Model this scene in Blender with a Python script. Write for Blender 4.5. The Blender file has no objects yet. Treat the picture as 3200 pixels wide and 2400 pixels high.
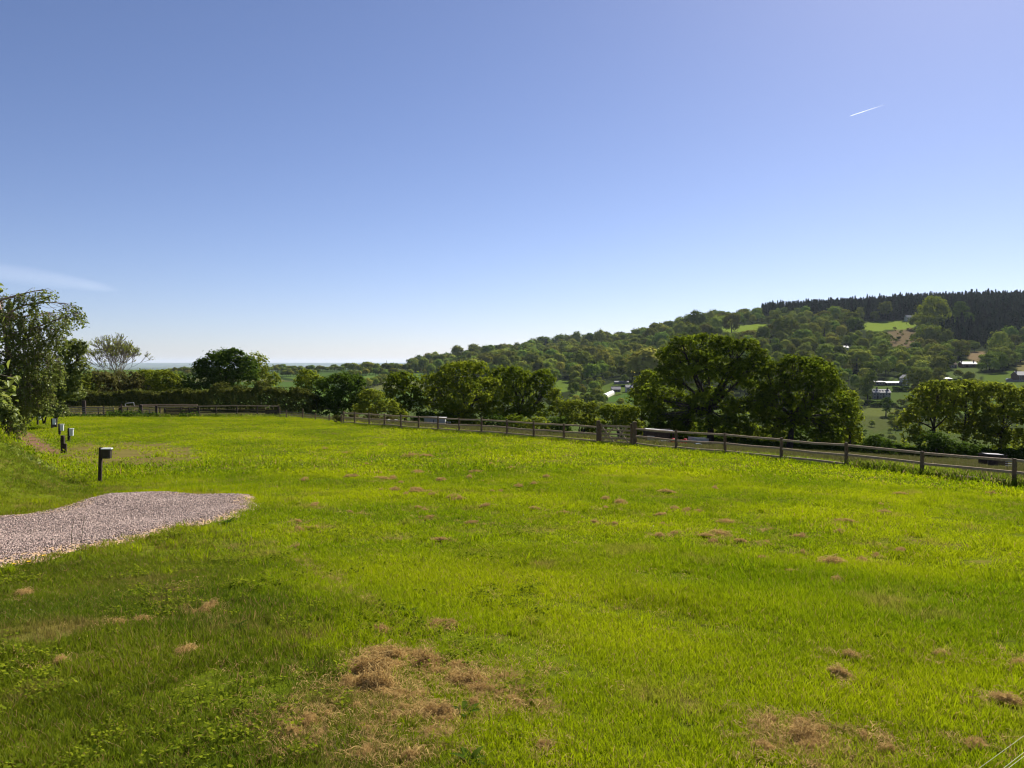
import bpy, math, random
import numpy as np
from mathutils import Vector, noise as mnoise

random.seed(7)
rng = np.random.default_rng(11)
sc = bpy.context.scene
col = sc.collection

# ---------------------------------------------------------------- camera
F = 2500.0                      # focal length in photo pixels (3200 wide)
EYE = 1.65
TH = math.atan(65.0 / F)        # horizon sits 65 px above the picture centre
cd = bpy.data.cameras.new('camera')
cd.sensor_width = 36.0
cd.lens = F / 3200.0 * 36.0
cd.clip_start = 0.05
cd.clip_end = 120000
cam = bpy.data.objects.new('camera', cd)
col.objects.link(cam)
cam.location = (0, 0, EYE)
cam.rotation_euler = (math.pi / 2 - TH, 0, 0)
sc.camera = cam

# ---------------------------------------------------------------- sky, sun, exposure
SUN_AZ, SUN_EL = math.radians(33), math.radians(40)      # to the right of the view, ahead
w = bpy.data.worlds.new('World')
sc.world = w
w.use_nodes = True
nt = w.node_tree
bg = nt.nodes['Background']
sky = nt.nodes.new('ShaderNodeTexSky')
sky.sky_type = 'NISHITA'
sky.sun_disc = False
sky.sun_elevation = SUN_EL
sky.sun_rotation = SUN_AZ
sky.altitude = 0
sky.air_density = 0.75
sky.dust_density = 0.3
sky.ozone_density = 1.2
wb = nt.nodes.new('ShaderNodeMix')              # white balance of the phone picture
wb.data_type = 'RGBA'
wb.blend_type = 'MULTIPLY'
wb.inputs[0].default_value = 1.0
wb.inputs[7].default_value = (0.98, 0.965, 1.16, 1)
nt.links.new(sky.outputs[0], wb.inputs[6])
nt.links.new(wb.outputs[2], bg.inputs[0])
bg.inputs[1].default_value = 0.05
sl = bpy.data.lights.new('sun', 'SUN')
sl.energy = 5.0
sl.angle = math.radians(0.55)
sl.color = (1.0, 0.95, 0.86)
sun = bpy.data.objects.new('sun', sl)
col.objects.link(sun)
sd = Vector((math.sin(SUN_AZ) * math.cos(SUN_EL), math.cos(SUN_AZ) * math.cos(SUN_EL), math.sin(SUN_EL)))
sun.rotation_euler = sd.to_track_quat('Z', 'Y').to_euler()
sun.location = sd * 60
vs = sc.view_settings
vs.view_transform = 'Standard'
vs.look = 'None'
vs.gamma = 1.0
vs.use_curve_mapping = False
vs.exposure = 1.0
sc.cycles.max_bounces = 4
sc.cycles.diffuse_bounces = 2
sc.cycles.glossy_bounces = 2
sc.cycles.transmission_bounces = 3
sc.cycles.transparent_max_bounces = 8
sc.cycles.volume_bounces = 0
sc.cycles.use_denoising = True
sc.cycles.filter_width = 1.15
sc.cycles.sample_clamp_indirect = 6

# ---------------------------------------------------------------- helpers: pixels, ground
CT, ST = math.cos(TH), math.sin(TH)


def ray(px, py):
    a, b = (px - 1600) / F, (1200 - py) / F
    return np.array([a, CT + b * ST, -ST + b * CT])


def at(px, py, Y):
    d = ray(px, py)
    d = d * (Y / d[1])
    return np.array([d[0], d[1], EYE + d[2]])


def pix(x, y, z):
    z = z - EYE
    fw = y * CT - z * ST
    up = y * ST + z * CT
    return 1600 + F * x / fw, 1200 - F * up / fw


def sstep(a, b, x):
    t = np.clip((x - a) / (b - a), 0, 1)
    return t * t * (3 - 2 * t)


_fy = np.linspace(-40, 260, 601)
_fz = np.interp(_fy, [-40, 0, 10, 21, 30, 43, 60, 70, 90, 110, 150, 260],
                [2.2, 0, -.75, -1.5, -2.05, -2.75, -3.3, -3.6, -4.5, -4.6, -5.6, -10])
_k = np.exp(-np.linspace(-2, 2, 25) ** 2)
_fz = np.convolve(np.pad(_fz, 12, mode='edge'), _k / _k.sum(), mode='valid')

FAR = {2600: -78, 4500: -90, 9000: -92, 19000: -88, 24000: -40, 28000: 18, 34000: 10, 60000: 10}


def prof(d, crest=None):
    d = dict(d)
    if crest:
        d.update({1450: crest + 2, 2000: crest * .55 - 5, 3000: -40})
        d.update({k: v for k, v in FAR.items() if k > 4000})
    else:
        d.update({1800: -35})
        d.update(FAR)
    return d


TAB = {
    -1500: prof({40: -2.5, 100: -4.6, 122: -4.6, 200: -8, 350: -9.5, 600: -11.5, 900: -11, 1300: -9}),
    400: prof({40: -2.6, 100: -4.6, 122: -4.6, 200: -8, 350: -9.5, 600: -11.5, 900: -11, 1300: -9}),
    800: prof({40: -2.7, 85: -4.6, 100: -5.2, 200: -9, 350: -12, 600: -14, 900: -11.5, 1250: -9}),
    1000: prof({40: -2.8, 70: -3.6, 85: -4.6, 100: -6.0, 200: -11, 300: -14, 500: -16, 700: -14, 900: -11, 1200: -9}),
    1150: prof({40: -2.8, 64: -3.35, 80: -4.4, 100: -6.5, 200: -14, 300: -19, 450: -21, 600: -17, 800: -10, 1000: -6, 1300: -7}),
    1300: prof({40: -2.8, 58: -3.2, 80: -4.4, 100: -7.0, 200: -17, 300: -22, 450: -22, 600: -18, 800: -13, 1000: -9, 1200: -8, 1400: -9}),
    1400: prof({40: -2.8, 55: -3.1, 80: -4.9, 100: -7.3, 200: -17, 300: -22, 450: -22, 600: -18, 800: -13, 1000: -6, 1200: -1, 1400: 2.8}),
    1500: prof({40: -2.8, 50: -2.95, 60: -3.7, 80: -5.4, 100: -7.7, 200: -17, 300: -22, 450: -21, 600: -17, 800: -10, 1000: 0, 1200: 10, 1350: 15}, 15),
    1600: prof({40: -2.8, 48: -2.95, 60: -3.9, 80: -5.8, 100: -8.0, 200: -17, 300: -21.5, 450: -20, 600: -16, 800: -7, 1000: 5, 1300: 21}, 21),
    1800: prof({40: -2.8, 60: -4.4, 80: -6.4, 100: -8.5, 200: -16, 300: -20, 400: -18.4, 550: -15, 650: -10, 800: -4, 1000: 10, 1250: 24}, 24),
    2000: prof({40: -2.8, 60: -4.6, 80: -6.4, 100: -8.6, 200: -19, 300: -24, 430: -19, 550: -13, 650: -6, 800: 6, 1000: 24, 1200: 39.6}, 40),
    2150: prof({40: -3, 60: -4.7, 80: -6.5, 100: -8.7, 200: -21, 300: -27, 430: -20, 550: -11, 650: -1, 800: 18, 1000: 42, 1150: 56}, 58),
    2400: prof({40: -3.4, 60: -4.9, 80: -7.0, 100: -9.1, 200: -23, 300: -31, 430: -23, 550: -11, 650: 3, 800: 25, 900: 40, 1000: 52, 1150: 70}, 72),
    2800: prof({40: -3.8, 60: -5.6, 80: -7.8, 100: -9.9, 200: -24, 330: -34, 420: -26, 500: -20.3, 600: -4.4, 740: 12, 950: 49, 1150: 82}, 85),
    3200: prof({40: -4.0, 60: -6.3, 80: -8.4, 95: -9.9, 200: -25, 330: -34, 420: -24, 500: -14, 600: -3, 740: 14, 950: 55, 1150: 88}, 92),
    5200: prof({40: -4.0, 95: -10, 200: -25, 330: -34, 420: -24, 500: -14, 600: -3, 740: 14, 950: 58, 1150: 98}, 104),
}
_ly = np.linspace(math.log(40), math.log(60000), 700)
_pc = np.arange(-1500, 5201, 20)
_keys = sorted(TAB)
_rows = np.array([np.interp(_ly, np.log(sorted(TAB[k])), [TAB[k][y] for y in sorted(TAB[k])]) for k in _keys])
_T = np.array([np.interp(_pc, _keys, _rows[:, j]) for j in range(len(_ly))]).T
_k1 = np.exp(-np.linspace(-2, 2, 13) ** 2); _k1 /= _k1.sum()
_T = np.apply_along_axis(lambda r: np.convolve(np.pad(r, 6, mode='edge'), _k1, mode='valid'), 0, _T)
_k2 = np.exp(-np.linspace(-2, 2, 17) ** 2); _k2 /= _k2.sum()
_T = np.apply_along_axis(lambda r: np.convolve(np.pad(r, 8, mode='edge'), _k2, mode='valid'), 1, _T)

FP0, FP1 = np.array([17.95, 28.5]), np.array([-13.2, 67.0])
FD = FP1 - FP0
FN = np.array([FD[1], -FD[0]]) / np.hypot(*FD)


def fence_s(x, y):
    return (x - FP0[0]) * FN[0] + (y - FP0[1]) * FN[1] - np.maximum(0, -x - 10) * .35


def wobble(x, y):
    return (.05 * np.sin(x * .9 + 1.3 * np.sin(y * .31)) * np.cos(y * .55 + .7 * np.sin(x * .4))
            + .025 * np.sin(x * 2.3 + y * .7) * np.sin(y * 1.9 - x * .6))


def H(x, y):
    x = np.asarray(x, float); y = np.asarray(y, float)
    f = np.interp(y, _fy, _fz)
    f = f - .85 * (np.clip(x - 2, 0, 22) / 16) ** 2
    # grassy bank on the left
    bank = sstep(-10.8, -14.4, x + .56 * (y - 20)) * sstep(13.6, 19.5, y) * (1 - sstep(22, 30, y))
    f = f + 1.75 * bank + wobble(x, y) * sstep(1.5, 6, y) * (1 - sstep(60, 90, y)) * .8
    yy = np.clip(y, 40, 59000)
    px = np.clip(1600 + F * x / np.maximum(yy, 1), -1490, 5190)
    ti = np.clip((px + 1500) / 20, 0, len(_pc) - 1.001)
    tj = np.clip((np.log(yy) - _ly[0]) / (_ly[1] - _ly[0]), 0, len(_ly) - 1.001)
    i, j = ti.astype(int), tj.astype(int)
    a, b = ti - i, tj - j
    t = (_T[i, j] * (1 - a) * (1 - b) + _T[i + 1, j] * a * (1 - b) + _T[i, j + 1] * (1 - a) * b + _T[i + 1, j + 1] * a * b)
    t = t + .012 * np.minimum(yy, 1500) * .25 * np.sin(x * .021 + 1) * np.sin(y * .017) * sstep(120, 400, yy) * .35
    wgt = sstep(.5, 14, fence_s(x, y)) * sstep(30, 44, y + 0 * x)
    wgt = np.where(y > 250, 1.0, wgt)
    return f * (1 - wgt) + t * wgt


def h(x, y):
    return float(H(np.array([x]), np.array([y]))[0])


_ts = np.geomspace(2.0, 50000, 2600)


def hit(px, py):
    d = ray(px, py); d = d / d[1]
    z = EYE + d[2] * _ts
    g = H(d[0] * _ts, _ts)
    k = np.argmax(z < g)
    if not (z < g).any():
        k = len(_ts) - 1
    lo, hi = _ts[max(k - 1, 0)], _ts[k]
    for _ in range(25):
        m = (lo + hi) / 2
        if EYE + d[2] * m < h(d[0] * m, m):
            hi = m
        else:
            lo = m
    return np.array([d[0] * hi, hi, h(d[0] * hi, hi)])


def gpt(px, Y):
    x = (px - 1600) / F * Y
    return np.array([x, Y, h(x, Y)])


# ---------------------------------------------------------------- helpers: objects
def tag(o, label=None, cat=None, group=None, kind=None):
    if label: o['label'] = label
    if cat: o['category'] = cat
    if group: o['group'] = group
    if kind: o['kind'] = kind
    return o


def mesh(name, V, Fc, mat=None, smooth=False, attrs=None):
    me = bpy.data.meshes.new(name)
    V = np.asarray(V, np.float32)
    if isinstance(Fc, np.ndarray):
        n, k = Fc.shape
        me.vertices.add(len(V)); me.vertices.foreach_set('co', V.ravel())
        me.loops.add(n * k); me.loops.foreach_set('vertex_index', Fc.astype(np.int32).ravel())
        me.polygons.add(n)
        me.polygons.foreach_set('loop_start', np.arange(0, n * k, k, dtype=np.int32))
        me.update(calc_edges=True)
    else:
        me.from_pydata(V.tolist(), [], Fc); me.update()
    if attrs:
        for a, v in attrs.items():
            v = np.asarray(v, np.float32)
            if v.ndim == 1:
                at_ = me.attributes.new(a, 'FLOAT', 'POINT'); at_.data.foreach_set('value', v)
            elif v.shape[1] == 3:
                at_ = me.attributes.new(a, 'FLOAT_VECTOR', 'POINT'); at_.data.foreach_set('vector', v.ravel())
            else:
                at_ = me.attributes.new(a, 'FLOAT_COLOR', 'POINT'); at_.data.foreach_set('color', v.ravel())
    if smooth:
        me.polygons.foreach_set('use_smooth', np.ones(len(me.polygons), bool))
    if mat: me.materials.append(mat)
    return me


def link(name, me, parent=None, loc=None):
    o = bpy.data.objects.new(name, me)
    col.objects.link(o)
    if parent is not None: o.parent = parent
    if loc is not None: o.location = [float(c) for c in loc]
    return o


def empty(name, loc, label, cat, group=None):
    o = bpy.data.objects.new(name, None)
    o.empty_display_size = .3
    col.objects.link(o)
    o.location = [float(c) for c in loc]
    return tag(o, label, cat, group)


class MB:
    """collects simple shapes in world coordinates"""
    def __init__(s): s.V = []; s.F = []

    def add(s, V, Fc):
        b = len(s.V)
        s.V += [tuple(map(float, v)) for v in V]
        s.F += [tuple(i + b for i in f) for f in Fc]
        return s

    def prism(s, p, q, prof2, up=(0, 0, 1), taper=1.0):
        p, q = Vector(p), Vector(q)
        d = (q - p).normalized()
        u = Vector(up)
        if abs(d.dot(u)) > .97: u = Vector((0, 1, 0)) if abs(d.y) < .9 else Vector((1, 0, 0))
        r = d.cross(u).normalized(); u = r.cross(d).normalized()
        n = len(prof2)
        V = [p + r * a + u * b for a, b in prof2] + [q + r * a * taper + u * b * taper for a, b in prof2]
        Fc = [(i, (i + 1) % n, n + (i + 1) % n, n + i) for i in range(n)] + [tuple(range(n))[::-1], tuple(range(n, 2 * n))]
        return s.add(V, Fc)

    def beam(s, p, q, wd, ht, ch=.15, up=(0, 0, 1), taper=1.0):
        a, b = wd / 2, ht / 2
        c = min(wd, ht) * ch
        P = [(-a + c, -b), (a - c, -b), (a, -b + c), (a, b - c), (a - c, b), (-a + c, b), (-a, b - c), (-a, -b + c)]
        return s.prism(p, q, P, up, taper)

    def tube(s, pts, rad, n=6, caps=True):
        pts = [Vector(p) for p in pts]
        m = len(pts)
        ref = Vector((.31, .52, .79))
        V = []
        for i, p in enumerate(pts):
            d = (pts[min(i + 1, m - 1)] - pts[max(i - 1, 0)]).normalized()
            a = d.cross(ref).normalized(); b = d.cross(a)
            r = rad[i] if hasattr(rad, '__len__') else rad
            for k in range(n):
                t = 2 * math.pi * k / n
                V.append(p + a * math.cos(t) * r + b * math.sin(t) * r)
        Fc = [(i * n + k, i * n + (k + 1) % n, (i + 1) * n + (k + 1) % n, (i + 1) * n + k) for i in range(m - 1) for k in range(n)]
        if caps: Fc += [tuple(range(n))[::-1], tuple(range((m - 1) * n, m * n))]
        return s.add(V, Fc)

    def box(s, c, size, rz=0.0):
        cx, cy, cz = c
        a, b, d = [v / 2 for v in size]
        cr, sr = math.cos(rz), math.sin(rz)
        V = []
        for z in (-d, d):
            for x, y in ((-a, -b), (a, -b), (a, b), (-a, b)):
                V.append((cx + x * cr - y * sr, cy + x * sr + y * cr, cz + z))
        return s.add(V, [(3, 2, 1, 0), (4, 5, 6, 7), (0, 1, 5, 4), (1, 2, 6, 5), (2, 3, 7, 6), (3, 0, 4, 7)])

    def build(s, name, mat, parent=None, smooth=False):
        o0 = np.array(parent_world(parent)) if parent is not None else np.zeros(3)
        V = np.array(s.V, np.float32)
        if parent is None:
            o0 = np.array([V[:, 0].mean(), V[:, 1].mean(), V[:, 2].min()])
        me = mesh(name, V - o0, s.F, mat, smooth)
        return link(name, me, parent, None if parent is not None else o0)


def parent_world(p):
    v = Vector((0, 0, 0))
    while p is not None:
        v += p.location; p = p.parent
    return v


# ---------------------------------------------------------------- materials
def newmat(name):
    m = bpy.data.materials.new(name); m.use_nodes = True
    t = m.node_tree; t.nodes.clear()
    return m, t, t.nodes, t.links


def nd(N, typ, **kw):
    n = N.new(typ)
    for k, v in kw.items():
        if k.startswith('i_'):
            n.inputs[k[2:].replace('_', ' ')].default_value = v
        else:
            setattr(n, k, v)
    return n


def mixc(N, L, a, b, fac, mode='MIX'):
    m = N.new('ShaderNodeMix'); m.data_type = 'RGBA'; m.blend_type = mode
    for s, v in ((m.inputs[0], fac), (m.inputs[6], a), (m.inputs[7], b)):
        if hasattr(v, 'is_output'): L.new(v, s)
        elif isinstance(v, (int, float)): s.default_value = v
        else: s.default_value = (*v, 1) if len(v) == 3 else v
    return m.outputs[2]


def maprange(N, L, v, a, b, c=0.0, d=1.0):
    m = N.new('ShaderNodeMapRange')
    L.new(v, m.inputs[0])
    for i, x in enumerate((a, b, c, d)): m.inputs[1 + i].default_value = x
    return m.outputs[0]


def leafmat(name, a, b, tr=.45, objrand=0.0, c=None, gloss=0.0):
    m, t, N, L = newmat(name)
    at_ = nd(N, 'ShaderNodeAttribute', attribute_name='rnd')
    colr = mixc(N, L, a, b, at_.outputs['Fac'])
    if objrand:
        oi = N.new('ShaderNodeObjectInfo')
        colr = mixc(N, L, colr, c or b, maprange(N, L, oi.outputs['Random'], .45, 1, 0, objrand))
        hs = nd(N, 'ShaderNodeHueSaturation')
        wn = nd(N, 'ShaderNodeTexWhiteNoise', noise_dimensions='1D'); L.new(oi.outputs['Random'], wn.inputs['W'])
        L.new(maprange(N, L, wn.outputs['Value'], 0, 1, .5, 1.35), hs.inputs['Value'])
        L.new(maprange(N, L, wn.outputs['Color'], 0, 1, .46, .525), hs.inputs['Hue'])
        L.new(colr, hs.inputs['Color']); colr = hs.outputs[0]
    df = N.new('ShaderNodeBsdfDiffuse'); L.new(colr, df.inputs[0])
    tl = N.new('ShaderNodeBsdfTranslucent')
    L.new(mixc(N, L, colr, (1.0, .95, .35), .6, 'MULTIPLY') if False else mixc(N, L, colr, (.9, 1.0, .25), .25, 'MIX') if False else colr, tl.inputs[0])
    ms = N.new('ShaderNodeMixShader'); ms.inputs[0].default_value = tr
    L.new(df.outputs[0], ms.inputs[1]); L.new(tl.outputs[0], ms.inputs[2])
    gl = N.new('ShaderNodeBsdfGlossy'); gl.inputs['Roughness'].default_value = .45
    gl.inputs[0].default_value = (.9, .95, .8, 1)
    m2 = N.new('ShaderNodeMixShader'); m2.inputs[0].default_value = gloss
    L.new(ms.outputs[0], m2.inputs[1]); L.new(gl.outputs[0], m2.inputs[2])
    out = N.new('ShaderNodeOutputMaterial'); L.new(m2.outputs[0], out.inputs[0])
    return m


def plain(name, c, rough=.8, c2=None, scale=6.0, stretch=(1, 1, 1), bump=0.0, metal=0.0, c3=None):
    m, t, N, L = newmat(name)
    p = N.new('ShaderNodeBsdfPrincipled')
    p.inputs['Roughness'].default_value = rough
    p.inputs['Metallic'].default_value = metal
    p.inputs['Specular IOR Level'].default_value = .5 if rough < .42 else .12
    tc = N.new('ShaderNodeTexCoord')
    mp = N.new('ShaderNodeMapping'); mp.inputs['Scale'].default_value = stretch
    L.new(tc.outputs['Object'], mp.inputs[0])
    nz = nd(N, 'ShaderNodeTexNoise'); nz.inputs['Scale'].default_value = scale; nz.inputs['Detail'].default_value = 6
    L.new(mp.outputs[0], nz.inputs['Vector'])
    cc = mixc(N, L, c, c2 or tuple(v * .55 for v in c), maprange(N, L, nz.outputs[0], .35, .7))
    if c3:
        n3 = nd(N, 'ShaderNodeTexNoise'); n3.inputs['Scale'].default_value = scale * .35; n3.inputs['Detail'].default_value = 4
        L.new(tc.outputs['Object'], n3.inputs['Vector'])
        cc = mixc(N, L, cc, c3, maprange(N, L, n3.outputs[0], .52, .68))
    L.new(cc, p.inputs['Base Color'])
    if bump:
        bm_ = N.new('ShaderNodeBump'); bm_.inputs['Strength'].default_value = bump; bm_.inputs['Distance'].default_value = .02
        L.new(nz.outputs[0], bm_.inputs['Height']); L.new(bm_.outputs[0], p.inputs['Normal'])
    out = N.new('ShaderNodeOutputMaterial'); L.new(p.outputs[0], out.inputs[0])
    return m


M = {}
M['wood'] = plain('weathered_timber', (.21, .14, .085), .85, (.07, .042, .025), 14, (3, 3, .6), .5, c3=(.12, .095, .06))
M['rail'] = plain('rail_timber', (.42, .30, .19), .8, (.24, .16, .10), 14, (1, 1, 1), .4, c3=(.34, .27, .18))
M['dark_wood'] = plain('old_dark_timber', (.075, .055, .042), .9, (.03, .022, .018), 9, bump=.4)
M['box_wood'] = plain('brown_plastic', (.07, .055, .04), .6, (.045, .035, .028), 10)
M['white_plastic'] = plain('white_plastic', (.72, .72, .70), .4, (.6, .6, .58), 5)
M['steel'] = plain('galvanised_steel', (.12, .12, .12), .5, (.05, .045, .04), 20, metal=.3)
M['bark'] = plain('bark', (.06, .048, .036), .95, (.025, .02, .016), 7, (1, 1, .3), .6)
M['birch_bark'] = plain('birch_bark', (.42, .30, .24), .8, (.10, .07, .06), 5, (1, 1, 2.2), .3)
M['twig'] = plain('twig', (.16, .135, .105), .9, (.09, .075, .06), 8)
M['pale'] = plain('pale_sheet', (.36, .36, .34), .8, (.24, .24, .23), 4)
M['paleroof'] = plain('pale_roof', (.36, .345, .33), .7, (.25, .24, .235), 3)
M['slate'] = plain('slate_roof', (.17, .16, .175), .5, (.10, .095, .105), 2)
M['stone'] = plain('stone_wall', (.26, .235, .21), .9, (.15, .135, .12), 2.5)
M['render'] = plain('white_render', (.5, .49, .46), .8, (.4, .39, .37), 1.5)
M['brick'] = plain('brown_brick', (.17, .11, .085), .9, (.10, .065, .05), 3)
M['glass'] = plain('window_glass', (.03, .035, .045), .1)
M['red'] = plain('red_plastic', (.62, .035, .03), .45, (.5, .03, .025), 4)
M['blue'] = plain('blue_plastic', (.10, .17, .30), .5)
M['carblue'] = plain('car_paint', (.30, .33, .38), .25)
M['tyre'] = plain('rubber', (.02, .02, .02), .8)
M['haze_block'] = plain('concrete', (.25, .25, .27), .9)
M['hay'] = None
M['wire'] = plain('wire_strand', (.62, .58, .42), .6)
M['yellow'] = plain('yellow_petal', (.75, .5, .01), .7, (.65, .4, .01))
M['net'] = plain('polytunnel_skin', (.66, .64, .5), .4, (.55, .53, .42))

M['leaf_oak'] = leafmat('leaf_oak', (.045, .078, .007), (.205, .255, .013), .5)
M['leaf_bright'] = leafmat('leaf_bright', (.10, .15, .011), (.28, .31, .018), .5)
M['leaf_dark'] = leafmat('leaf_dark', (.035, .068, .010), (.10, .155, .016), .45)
M['leaf_olive'] = leafmat('leaf_olive', (.085, .12, .012), (.29, .32, .026), .52)
M['leaf_brown'] = leafmat('leaf_brown', (.075, .08, .022), (.15, .135, .035), .42)
M['leaf_birch'] = leafmat('leaf_birch', (.08, .115, .02), (.21, .24, .04), .5, gloss=.02)
M['leaf_lime'] = leafmat('leaf_lime', (.17, .22, .03), (.26, .29, .05), .55, gloss=.02)
M['leaf_hill'] = leafmat('leaf_hill', (.115, .18, .026), (.20, .255, .034), .22, .85, (.29, .30, .048))
M['leaf_conifer'] = leafmat('leaf_conifer', (.018, .032, .014), (.032, .05, .018), .15, .3, (.04, .05, .02), gloss=0.0)
M['leaf_hedge'] = leafmat('leaf_hedge', (.05, .068, .014), (.15, .155, .028), .22)
M['leaf_may'] = leafmat('leaf_may', (.03, .05, .012), (.30, .30, .22), .35)


m, t, N, L = newmat('dry_grass')
tc = N.new('ShaderNodeTexCoord')
nz = nd(N, 'ShaderNodeTexNoise'); nz.inputs['Scale'].default_value = 14; nz.inputs['Detail'].default_value = 3
L.new(tc.outputs['Object'], nz.inputs['Vector'])
cc = mixc(N, L, (.60, .42, .165), (.30, .19, .07), maprange(N, L, nz.outputs[0], .38, .64))
df = N.new('ShaderNodeBsdfDiffuse'); L.new(cc, df.inputs[0])
tl = N.new('ShaderNodeBsdfTranslucent'); L.new(cc, tl.inputs[0])
ms = N.new('ShaderNodeMixShader'); ms.inputs[0].default_value = .4
L.new(df.outputs[0], ms.inputs[1]); L.new(tl.outputs[0], ms.inputs[2])
out = N.new('ShaderNodeOutputMaterial'); L.new(ms.outputs[0], out.inputs[0])
M['hay'] = m


def grassmat(name, dark, lite, dry, drybias=.0, tr=.5):
    m, t, N, L = newmat(name)
    oi = N.new('ShaderNodeObjectInfo')
    at_ = nd(N, 'ShaderNodeAttribute', attribute_name='rnd')
    tip = nd(N, 'ShaderNodeAttribute', attribute_name='tip')
    n1 = nd(N, 'ShaderNodeTexNoise'); n1.inputs['Scale'].default_value = .22; n1.inputs['Detail'].default_value = 5
    L.new(oi.outputs['Location'], n1.inputs['Vector'])
    n2 = nd(N, 'ShaderNodeTexNoise'); n2.inputs['Scale'].default_value = 1.1; n2.inputs['Detail'].default_value = 4
    L.new(oi.outputs['Location'], n2.inputs['Vector'])
    cc = mixc(N, L, dark, lite, maprange(N, L, n1.outputs[0], .40, .60))
    n4 = nd(N, 'ShaderNodeTexNoise'); n4.inputs['Scale'].default_value = .75; n4.inputs['Detail'].default_value = 3
    L.new(oi.outputs['Location'], n4.inputs['Vector'])
    cc = mixc(N, L, cc, tuple(v * .5 for v in dark), maprange(N, L, n4.outputs[0], .54, .70, 0, .6))
    cc = mixc(N, L, cc, lite, maprange(N, L, at_.outputs['Fac'], .35, 1, 0, .7))
    cc = mixc(N, L, cc, dry, maprange(N, L, n2.outputs[0], .60 - drybias, .74 - drybias, 0, .62))
    ml = N.new('ShaderNodeMath'); ml.operation = 'GREATER_THAN'; ml.inputs[1].default_value = .955 - drybias * .5
    L.new(at_.outputs['Fac'], ml.inputs[0])
    cc = mixc(N, L, cc, dry, ml.outputs[0])
    df = N.new('ShaderNodeBsdfDiffuse'); L.new(cc, df.inputs[0])
    tl = N.new('ShaderNodeBsdfTranslucent'); L.new(cc, tl.inputs[0])
    ms = N.new('ShaderNodeMixShader'); ms.inputs[0].default_value = tr
    L.new(df.outputs[0], ms.inputs[1]); L.new(tl.outputs[0], ms.inputs[2])
    gl = N.new('ShaderNodeBsdfGlossy'); gl.inputs['Roughness'].default_value = .5; gl.inputs[0].default_value = (.9, .95, .6, 1)
    m2 = N.new('ShaderNodeMixShader'); m2.inputs[0].default_value = .008
    L.new(ms.outputs[0], m2.inputs[1]); L.new(gl.outputs[0], m2.inputs[2])
    out = N.new('ShaderNodeOutputMaterial'); L.new(m2.outputs[0], out.inputs[0])
    return m


GR_D, GR_L, GR_DRY = (.135, .21, .003), (.31, .36, .004), (.32, .22, .07)
M['grass'] = grassmat('field_grass', GR_D, GR_L, GR_DRY)
M['grass_rough'] = grassmat('rough_grass', (.075, .12, .006), (.19, .225, .008), (.26, .17, .06), .05)
M['grass_long'] = grassmat('long_grass', (.09, .14, .008), (.20, .26, .012), (.22, .17, .08), .04)
M['grass_seed'] = grassmat('seeding_grass', (.08, .09, .022), (.12, .12, .032), (.14, .115, .06), .10, .4)

# ground sheet material: land-use colour per vertex, broken up by noise
m, t, N, L = newmat('ground')
tn = nd(N, 'ShaderNodeAttribute', attribute_name='tint')
fl = nd(N, 'ShaderNodeAttribute', attribute_name='mown')
geo = N.new('ShaderNodeNewGeometry')
n1 = nd(N, 'ShaderNodeTexNoise'); n1.inputs['Scale'].default_value = .22; n1.inputs['Detail'].default_value = 5
n2 = nd(N, 'ShaderNodeTexNoise'); n2.inputs['Scale'].default_value = 1.1; n2.inputs['Detail'].default_value = 6
n3 = nd(N, 'ShaderNodeTexNoise'); n3.inputs['Scale'].default_value = 9; n3.inputs['Detail'].default_value = 8; n3.inputs['Roughness'].default_value = .75
for n in (n1, n2, n3): L.new(geo.outputs['Position'], n.inputs['Vector'])
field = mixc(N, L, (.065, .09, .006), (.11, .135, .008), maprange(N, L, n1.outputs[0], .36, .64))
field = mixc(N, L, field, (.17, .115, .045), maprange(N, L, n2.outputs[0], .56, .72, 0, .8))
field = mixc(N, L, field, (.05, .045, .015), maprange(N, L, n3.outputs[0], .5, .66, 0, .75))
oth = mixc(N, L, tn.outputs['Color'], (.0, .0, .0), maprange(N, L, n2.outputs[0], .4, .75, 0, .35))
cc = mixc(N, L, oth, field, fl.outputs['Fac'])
p = N.new('ShaderNodeBsdfDiffuse'); L.new(cc, p.inputs[0])
bm_ = N.new('ShaderNodeBump'); bm_.inputs['Strength'].default_value = .5; bm_.inputs['Distance'].default_value = .04
L.new(n3.outputs[0], bm_.inputs['Height']); L.new(bm_.outputs[0], p.inputs['Normal'])
out = N.new('ShaderNodeOutputMaterial'); L.new(p.outputs[0], out.inputs[0])
M['ground'] = m

# ---------------------------------------------------------------- land use
WOOD_CLEAR = [   # photo-pixel boxes of the openings in the hillside wood: x0,x1,y0,y1,colour
    (2249, 2400, 1016, 1036, (.14, .19, .025)), (2680, 2862, 1004, 1031, (.15, .20, .03)),
    (2775, 2865, 1030, 1086, (.13, .10, .055)), (2715, 2960, 1180, 1265, (.07, .10, .025)),
    (2690, 2800, 1265, 1345, (.095, .11, .03)), (2955, 3065, 1128, 1200, (.075, .10, .03)),
    (3060, 3260, 1162, 1216, (.08, .115, .022)), (3175, 3260, 1128, 1160, (.16, .14, .06)),
    (3030, 3085, 1098, 1130, (.17, .125, .07)),
    (1735, 1785, 1188, 1226, (.09, .13, .022)), (1785, 1915, 1212, 1300, (.08, .115, .022)),
    (1885, 1985, 1196, 1232, (.07, .10, .022)), (1900, 2010, 1232, 1300, (.055, .10, .022)),
    (2610, 2660, 1086, 1100, (.10, .13, .03)), (2985, 3200, 1200, 1300, (.09, .13, .03)),
]


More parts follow.
